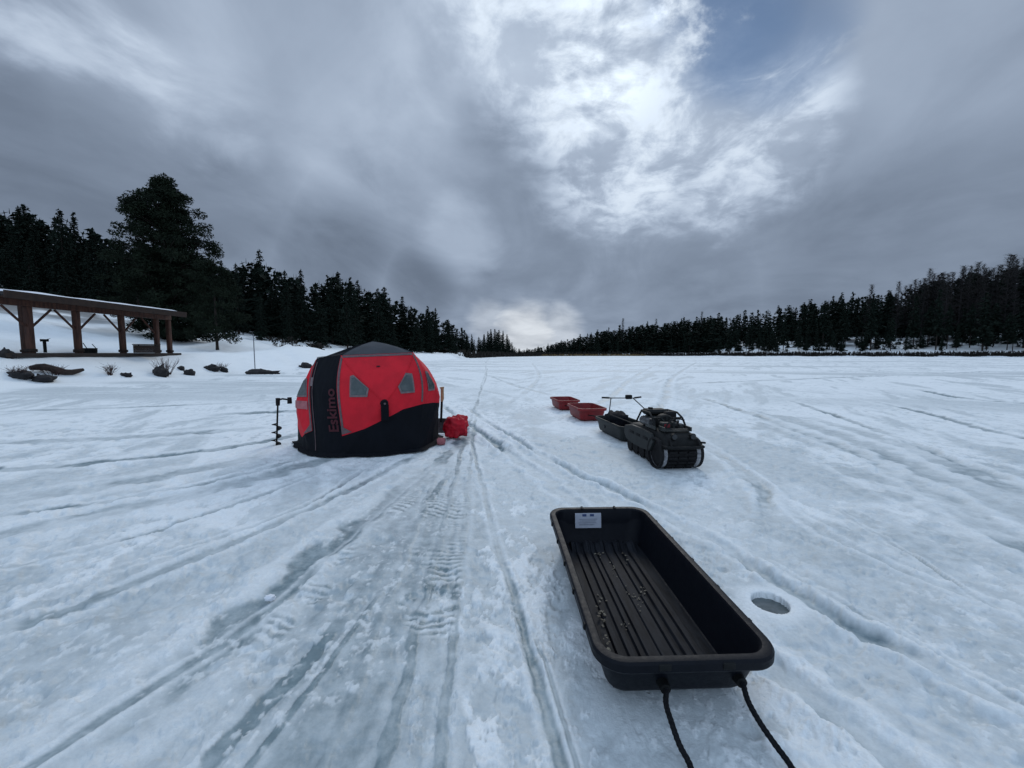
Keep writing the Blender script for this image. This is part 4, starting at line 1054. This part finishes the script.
# ------------------------------------------------------------------ tent
def tent():
    base = [Vector((-2.93, 5.80, 0)), Vector((-2.44, 5.70, 0)), Vector((-1.42, 6.04, 0)), Vector((-1.30, 7.05, 0)), Vector((-3.60, 6.62, 0))]   # D A B G E
    ctr = Vector((-2.34, 6.55, 0))
    ztop = 1.5
    tops = [at(317, 358, 6.35), at(341, 355.5, 6.10), at(413, 352.5, 6.35), ctr+(base[3]-ctr)*.62+Vector((0, 0, 1.49)), ctr+(base[4]-ctr)*.60+Vector((0, 0, 1.42))]
    root = thing('ice_fishing_tent', 'red and black pop-up ice fishing shelter with grey roof standing on the snow', 'tent', ctr)
    O = ctr
    bow = [.09, .14, .17, .17, .10]
    def corner(i, t):
        rad = (base[i]-ctr).normalized()
        return base[i].lerp(tops[i], t)+rad*bow[i]*math.sin(math.pi*min(1, t)**1.7)*(1 if t < 1 else 0)
    hub = {0: .03, 1: .22, 2: .17, 3: .22, 4: .17}
    def wall(i, u, t, off=0.):
        j = (i+1) % 5
        p = corner(i, t).lerp(corner(j, t), u)
        e = base[j]-base[i]; n = Vector((e.y, -e.x, 0)).normalized()
        if n.dot((base[i]+base[j])/2-ctr) < 0: n = -n
        u2 = 2*u-1; u2 = (u-.53)/(.47 if u > .53 else .53); t2 = (t-.52)/(.48 if t > .52 else .52)
        pyr = 1-max(abs(u2), abs(t2))
        sag = math.sin(math.pi*u)*(.10 if i == 1 else .05)*(1-t)**2      # the foot of the wall belly out a little
        wr = (.010*mnoise.noise(Vector((u*5+i*9, t*6, 2)))+.008*abs(mnoise.noise(Vector((u*9-t*7+i*3, (u+t)*2.2, 5))))+.005*mnoise.noise(Vector((u*16+i, t*13, 7))))*min(1, u*8, (1-u)*8)
        n2 = (n+Vector((0, 0, .25*t))).normalized()
        return p+n*(hub[i]*pyr+sag)+n2*(off+wr)-O
    bound = {1: [(0, .20), (.3, .28), (.6, .39), (.75, .445), (1, .475)], 2: [(0, .475), (.3, .47), (1, .42)], 3: [(0, .3), (1, .3)], 4: [(0, .28), (.6, .14), (1, .24)], 0: [(0, 0), (1, 0)]}
    def bd(i, u):
        P = bound[i]
        return float(np.interp(u, [p[0] for p in P], [p[1] for p in P]))
    def up(i): return lambda u, v: wall(i, u, bd(i, u)+(1-bd(i, u))*v)
    def lo(i): return lambda u, v: wall(i, u, bd(i, u)*v)
    panels = {}
    for i in (1, 2, 3, 4):
        panels[i] = MB().grid(up(i), 48, 36).build('wall_panel', 'red', root, angle=25)
        MB().grid(lo(i), 48, 20).build('lower_panel', 'black_fab', root, angle=25)
    door = MB().grid(lambda u, v: wall(0, u, v), 24, 40).build('door_panel', 'black_fab', root, angle=40)
    # lettering runs up the door, bottom to top
    cu = bpy.data.curves.new('lettering', 'FONT'); cu.body = 'Eskimo'; cu.size = 1; cu.extrude = 0.01; cu.offset = .02
    to = bpy.data.objects.new('lettering_tmp', cu); C.objects.link(to); bpy.context.view_layer.update()
    me = bpy.data.meshes.new_from_object(to.evaluated_get(bpy.context.evaluated_depsgraph_get())); bpy.data.objects.remove(to)
    xs = [v.co.x for v in me.vertices]; x0, x1 = min(xs), max(xs)
    for v in me.vertices:
        s = (v.co.x-x0)/(x1-x0); t = .245+.425*s; u = .80-(v.co.y-.35)*.40
        v.co = wall(0, u, t, .012+v.co.z*.3)
    me.materials.clear(); me.materials.append(M['letters']); me.name = 'lettering'
    lo_ = bpy.data.objects.new('lettering', me); C.objects.link(lo_); lo_.parent = door
    # zip down the door's left
    MB().tube([wall(0, .12, t/20, .008) for t in range(1, 20)], .006, 5).build('zip', 'trim', door)
    # roof
    ap = at(373, 341.5, 6.7)-O; tp = [t-O for t in tops]
    def roof():
        b = MB(); ring = []
        for i in range(5):
            for k in range(8): ring.append(tp[i].lerp(tp[(i+1) % 5], k/8))
        L = []
        for s in range(9):
            q = s/8; L.append([p.lerp(ap, q)+Vector((0, 0, (.022-.100*max(0, 1-min(k, 40-k)/8))*math.sin(math.pi*q)+.004)) for k, p in enumerate(ring)])
        b.loft(L, False, False); o = b.build('roof_panel', 'grey_roof', root, angle=50)
        o.data.materials.append(M['black_fab'])
        for p in o.data.polygons:
            if (p.index % 40)//8 in (0, 4): p.material_index = 1      # black roof gores over the door side
        return o
    ro = roof()
    for i in range(5): MB().tube([tp[i]+Vector((0, 0, .01)), tp[i].lerp(ap, .5)+Vector((0, 0, .024-(.100 if i == 0 else 0))), ap+Vector((0, 0, .008))], .005, 6).build('roof_seam', 'black_fab', ro)
    # corner trims and top binding
    def strip(fn, n, w, m, name, par):
        b = MB(); b.grid(lambda u, v: fn(u, v), 2, n); return b.build(name, m, par, angle=60)
    strip(lambda u, v: wall(1, .004+u*.028, .22+.775*v, .006), 24, .02, 'trim', 'edge_trim', panels[1])
    strip(lambda u, v: wall(1, .975+u*.022, .5+.49*v, .006), 20, .02, 'trim', 'edge_trim', panels[1])
    strip(lambda u, v: wall(1, .01+.98*v, .975+u*.022, .006), 30, .02, 'trim', 'edge_trim', panels[1])
    strip(lambda u, v: wall(4, .955+u*.04, .3+.68*v, .006), 20, .02, 'trim', 'edge_trim', panels[4])
    for (i, a, b_, c_) in ((1, (.0, .215), (.0, .30), (.13, .245)), (4, (1.0, .24), (1.0, .33), (.80, .195))):
        m_ = MB(); m_.grid(lambda u, v: wall(i, a[0]+(b_[0]-a[0])*u*(1-v)+(c_[0]-a[0])*v, a[1]+(b_[1]-a[1])*u*(1-v)+(c_[1]-a[1])*v, .009), 4, 6)
        m_.build('corner_patch', 'trim', panels[i])
    # creases sewn along the pole diagonals
    for k, (u0, t0) in enumerate(((.0, 1.), (1., 1.), (1., 0.), (0., 0.))):
        if t0 == 0: continue
        MB().tube([wall(1, u0+(.53-u0)*q/10, t0+(.52-t0)*q/10, .002) for q in range(11)], .006, 5).build('seam', 'red', panels[1])
    # windows (frame, then pane)
    def window(i, poly, par):
        cx = sum(p[0] for p in poly)/len(poly); cy = sum(p[1] for p in poly)/len(poly)
        def fill(sc, off):
            b = MB(); n = len(poly); vs = [wall(i, cx, cy, off)]; fs = []
            per = []
            for k in range(n):
                a, c = poly[k], poly[(k+1) % n]
                for q in range(4): per.append((a[0]+(c[0]-a[0])*q/4, a[1]+(c[1]-a[1])*q/4))
            m_ = len(per)
            for lv in (.34, .67, 1.):
                for x, y in per: vs.append(wall(i, cx+(x-cx)*sc*lv, cy+(y-cy)*sc*lv, off))
            for k in range(m_): fs.append((0, 1+k, 1+(k+1) % m_))
            for l in range(2):
                for k in range(m_): fs.append((1+l*m_+k, 1+(l+1)*m_+k, 1+(l+1)*m_+(k+1) % m_, 1+l*m_+(k+1) % m_))
            return b.add(vs, fs)
        f = fill(1.0, .010).build('window', 'pale', par, angle=60)
        fill(.80, .016).build('pane', 'clear', f, angle=60)
        return f
    w1 = window(1, [(.15, .79), (.19, .80), (.36, .665), (.34, .585), (.14, .585)], panels[1])
    w2 = window(1, [(.69, .67), (.80, .80), (.88, .79), (.89, .60), (.72, .60)], panels[1])
    w3 = window(2, [(.12, .81), (.22, .80), (.36, .66), (.34, .60), (.12, .60)], panels[2])
    w4 = window(4, [(.62, .77), (.86, .78), (.92, .585), (.58, .575)], panels[4])
    b = MB(); b.grid(lambda u, v: wall(4, .5+u*.44, .455+v*.085, .012), 8, 3); b.build('tag', 'tag', panels[4])
    b = MB(); b.grid(lambda u, v: wall(0, .02+u*.10, .70+v*.09, .014), 3, 3); b.build('tag', 'pale', door)
    # hub and pull strap on the front wall
    hc = wall(1, .53, .52, .0); n = Vector((.41, -.91, 0))
    ho = MB().tube([hc-n*.02, hc+n*.035], [.06, .045], 12).build('hub', 'black_fab', panels[1])
    MB().box(hc+n*.02+Vector((0, 0, -.13)), (.11, .03, .24), rot=Matrix.Rotation(R(24), 3, 'Z'), bev=.008).build('strap', 'black_fab', ho)
    MB().tube([hc+n*.035, hc+n*.05], [.018, .012], 8).build('hub_cap', 'trim', ho)
    MB().box(wall(1, .485, .875, .012), (.05, .012, .02), rot=Matrix.Rotation(R(24), 3, 'Z')).build('loop', 'letters', panels[1])
    # snow skirt
    sk = MB(); P = []
    for i in range(5):
        for k in range(16):
            u = k/16; w0 = wall(i, u, 0.); P.append((w0, (w0-Vector((0, 0, 0))).normalized()))
    n_ = len(P); vs = []; fs = []
    for lv, (o, z) in enumerate(((-.02, .05), (.015, .03), (.05, .022), (.085, .012))):
        for k, (p, d) in enumerate(P):
            d2 = Vector((d.x, d.y, 0)).normalized(); wv = mnoise.noise(Vector((k*.35, lv, 4)))
            vs.append(Vector((p.x, p.y, 0))+d2*(o*(1+.45*wv))+Vector((0, 0, z+abs(wv)*.03)))
    for lv in range(3):
        for k in range(n_): fs.append((lv*n_+k, lv*n_+(k+1) % n_, (lv+1)*n_+(k+1) % n_, (lv+1)*n_+k))
    sk.add(vs, fs); sk.build('snow_skirt', 'black_fab', root, angle=60)
tent()

# red bag, tool and auger beside the tent
lump('red_bag', 'redbag', (-.985, 6.98, 0), (.44, .38, .42), 'crumpled red carry bag lying on the snow right of the tent', 'bag', 8, n=(64, 44), amp=.20, boxy=.55)
lump('red_pouch', 'tag', (-1.16, 6.45, 0), (.15, .13, .12), 'small pinkish pouch at the right foot of the tent', 'pouch', 9, amp=.25)
def tool():
    Y = 7.35; p = at(441, 420, Y)
    r = thing('hand_shovel', 'upright tool with tan grip and black shaft behind the red bag', 'shovel', (p.x, Y, 0))
    zt = at(443, 387, Y).z; zm = at(443, 401, Y).z
    MB().tube([(0, 0, .22), (.02, 0, zm)], .022, 8).build('shaft', 'metal_blk', r)
    g = MB(); g.tube([(.02, 0, zm-.01), (.03, 0, zm+.05), (.03, 0, zt-.04), (.025, 0, zt)], [.024, .032, .030, .045], 10); g.build('grip', 'tan', r)
    b = MB(); b.grid(lambda u, v: ((u-.5)*.22*(1-.25*(1-v)), .03*math.cos((u-.5)*3), .01+.28*v), 8, 5); b.build('blade', 'steel', r)
tool()
def auger():
    p = ground(276, 445, 0); r = thing('ice_auger', 'black hand ice auger standing upright in the snow left of the tent', 'ice auger', (p.x, p.y, 0))
    zt = at(280, 400, p.y).z; lean = .065
    MB().tube([(0, 0, -.12), (lean, 0, zt)], .014, 8).build('shaft', 'metal_blk', r)
    fl = MB(); vs = []; fs = []; n = 70
    for k in range(n+1):
        t = k/n; a = t*2*math.pi*2.75; z = .0+t*.36; cx = lean*z/zt
        for rad in (.012, .074):
            for dz in (0, .007): vs.append((cx+rad*math.cos(a), rad*math.sin(a), z+dz))
    for k in range(n):
        i = 4*k; j = i+4; fs += [(i, i+2, j+2, j), (i+1, j+1, j+3, i+3), (i+2, i+3, j+3, j+2)]
    fl.add(vs, fs); fl.build('flighting', 'metal_blk', r)
    h = MB(); h.tube([(lean, 0, zt), (lean+.08, -.01, zt+.02), (lean+.20, -.02, zt+.005)], .014, 8); ho = h.build('handle', 'metal_blk', r)
    MB().tube([(lean-.005, 0, zt-.09), (lean, 0, zt+.03)], [.03, .034], 10).build('knob', 'rubber', ho)
    MB().tube([(lean+.20, -.02, zt-.055), (lean+.20, -.02, zt+.045)], [.036, .032], 10).build('grip', 'rubber', ho)
auger()
# snow chunk kicked up on the lake surface
lump('snow_chunk', 'snowload', tuple(ground(270, 600, -.01)), (.055, .04, .03), 'small loose snow lump on the lake left of the middle path', 'snow lump', 21, amp=.4)
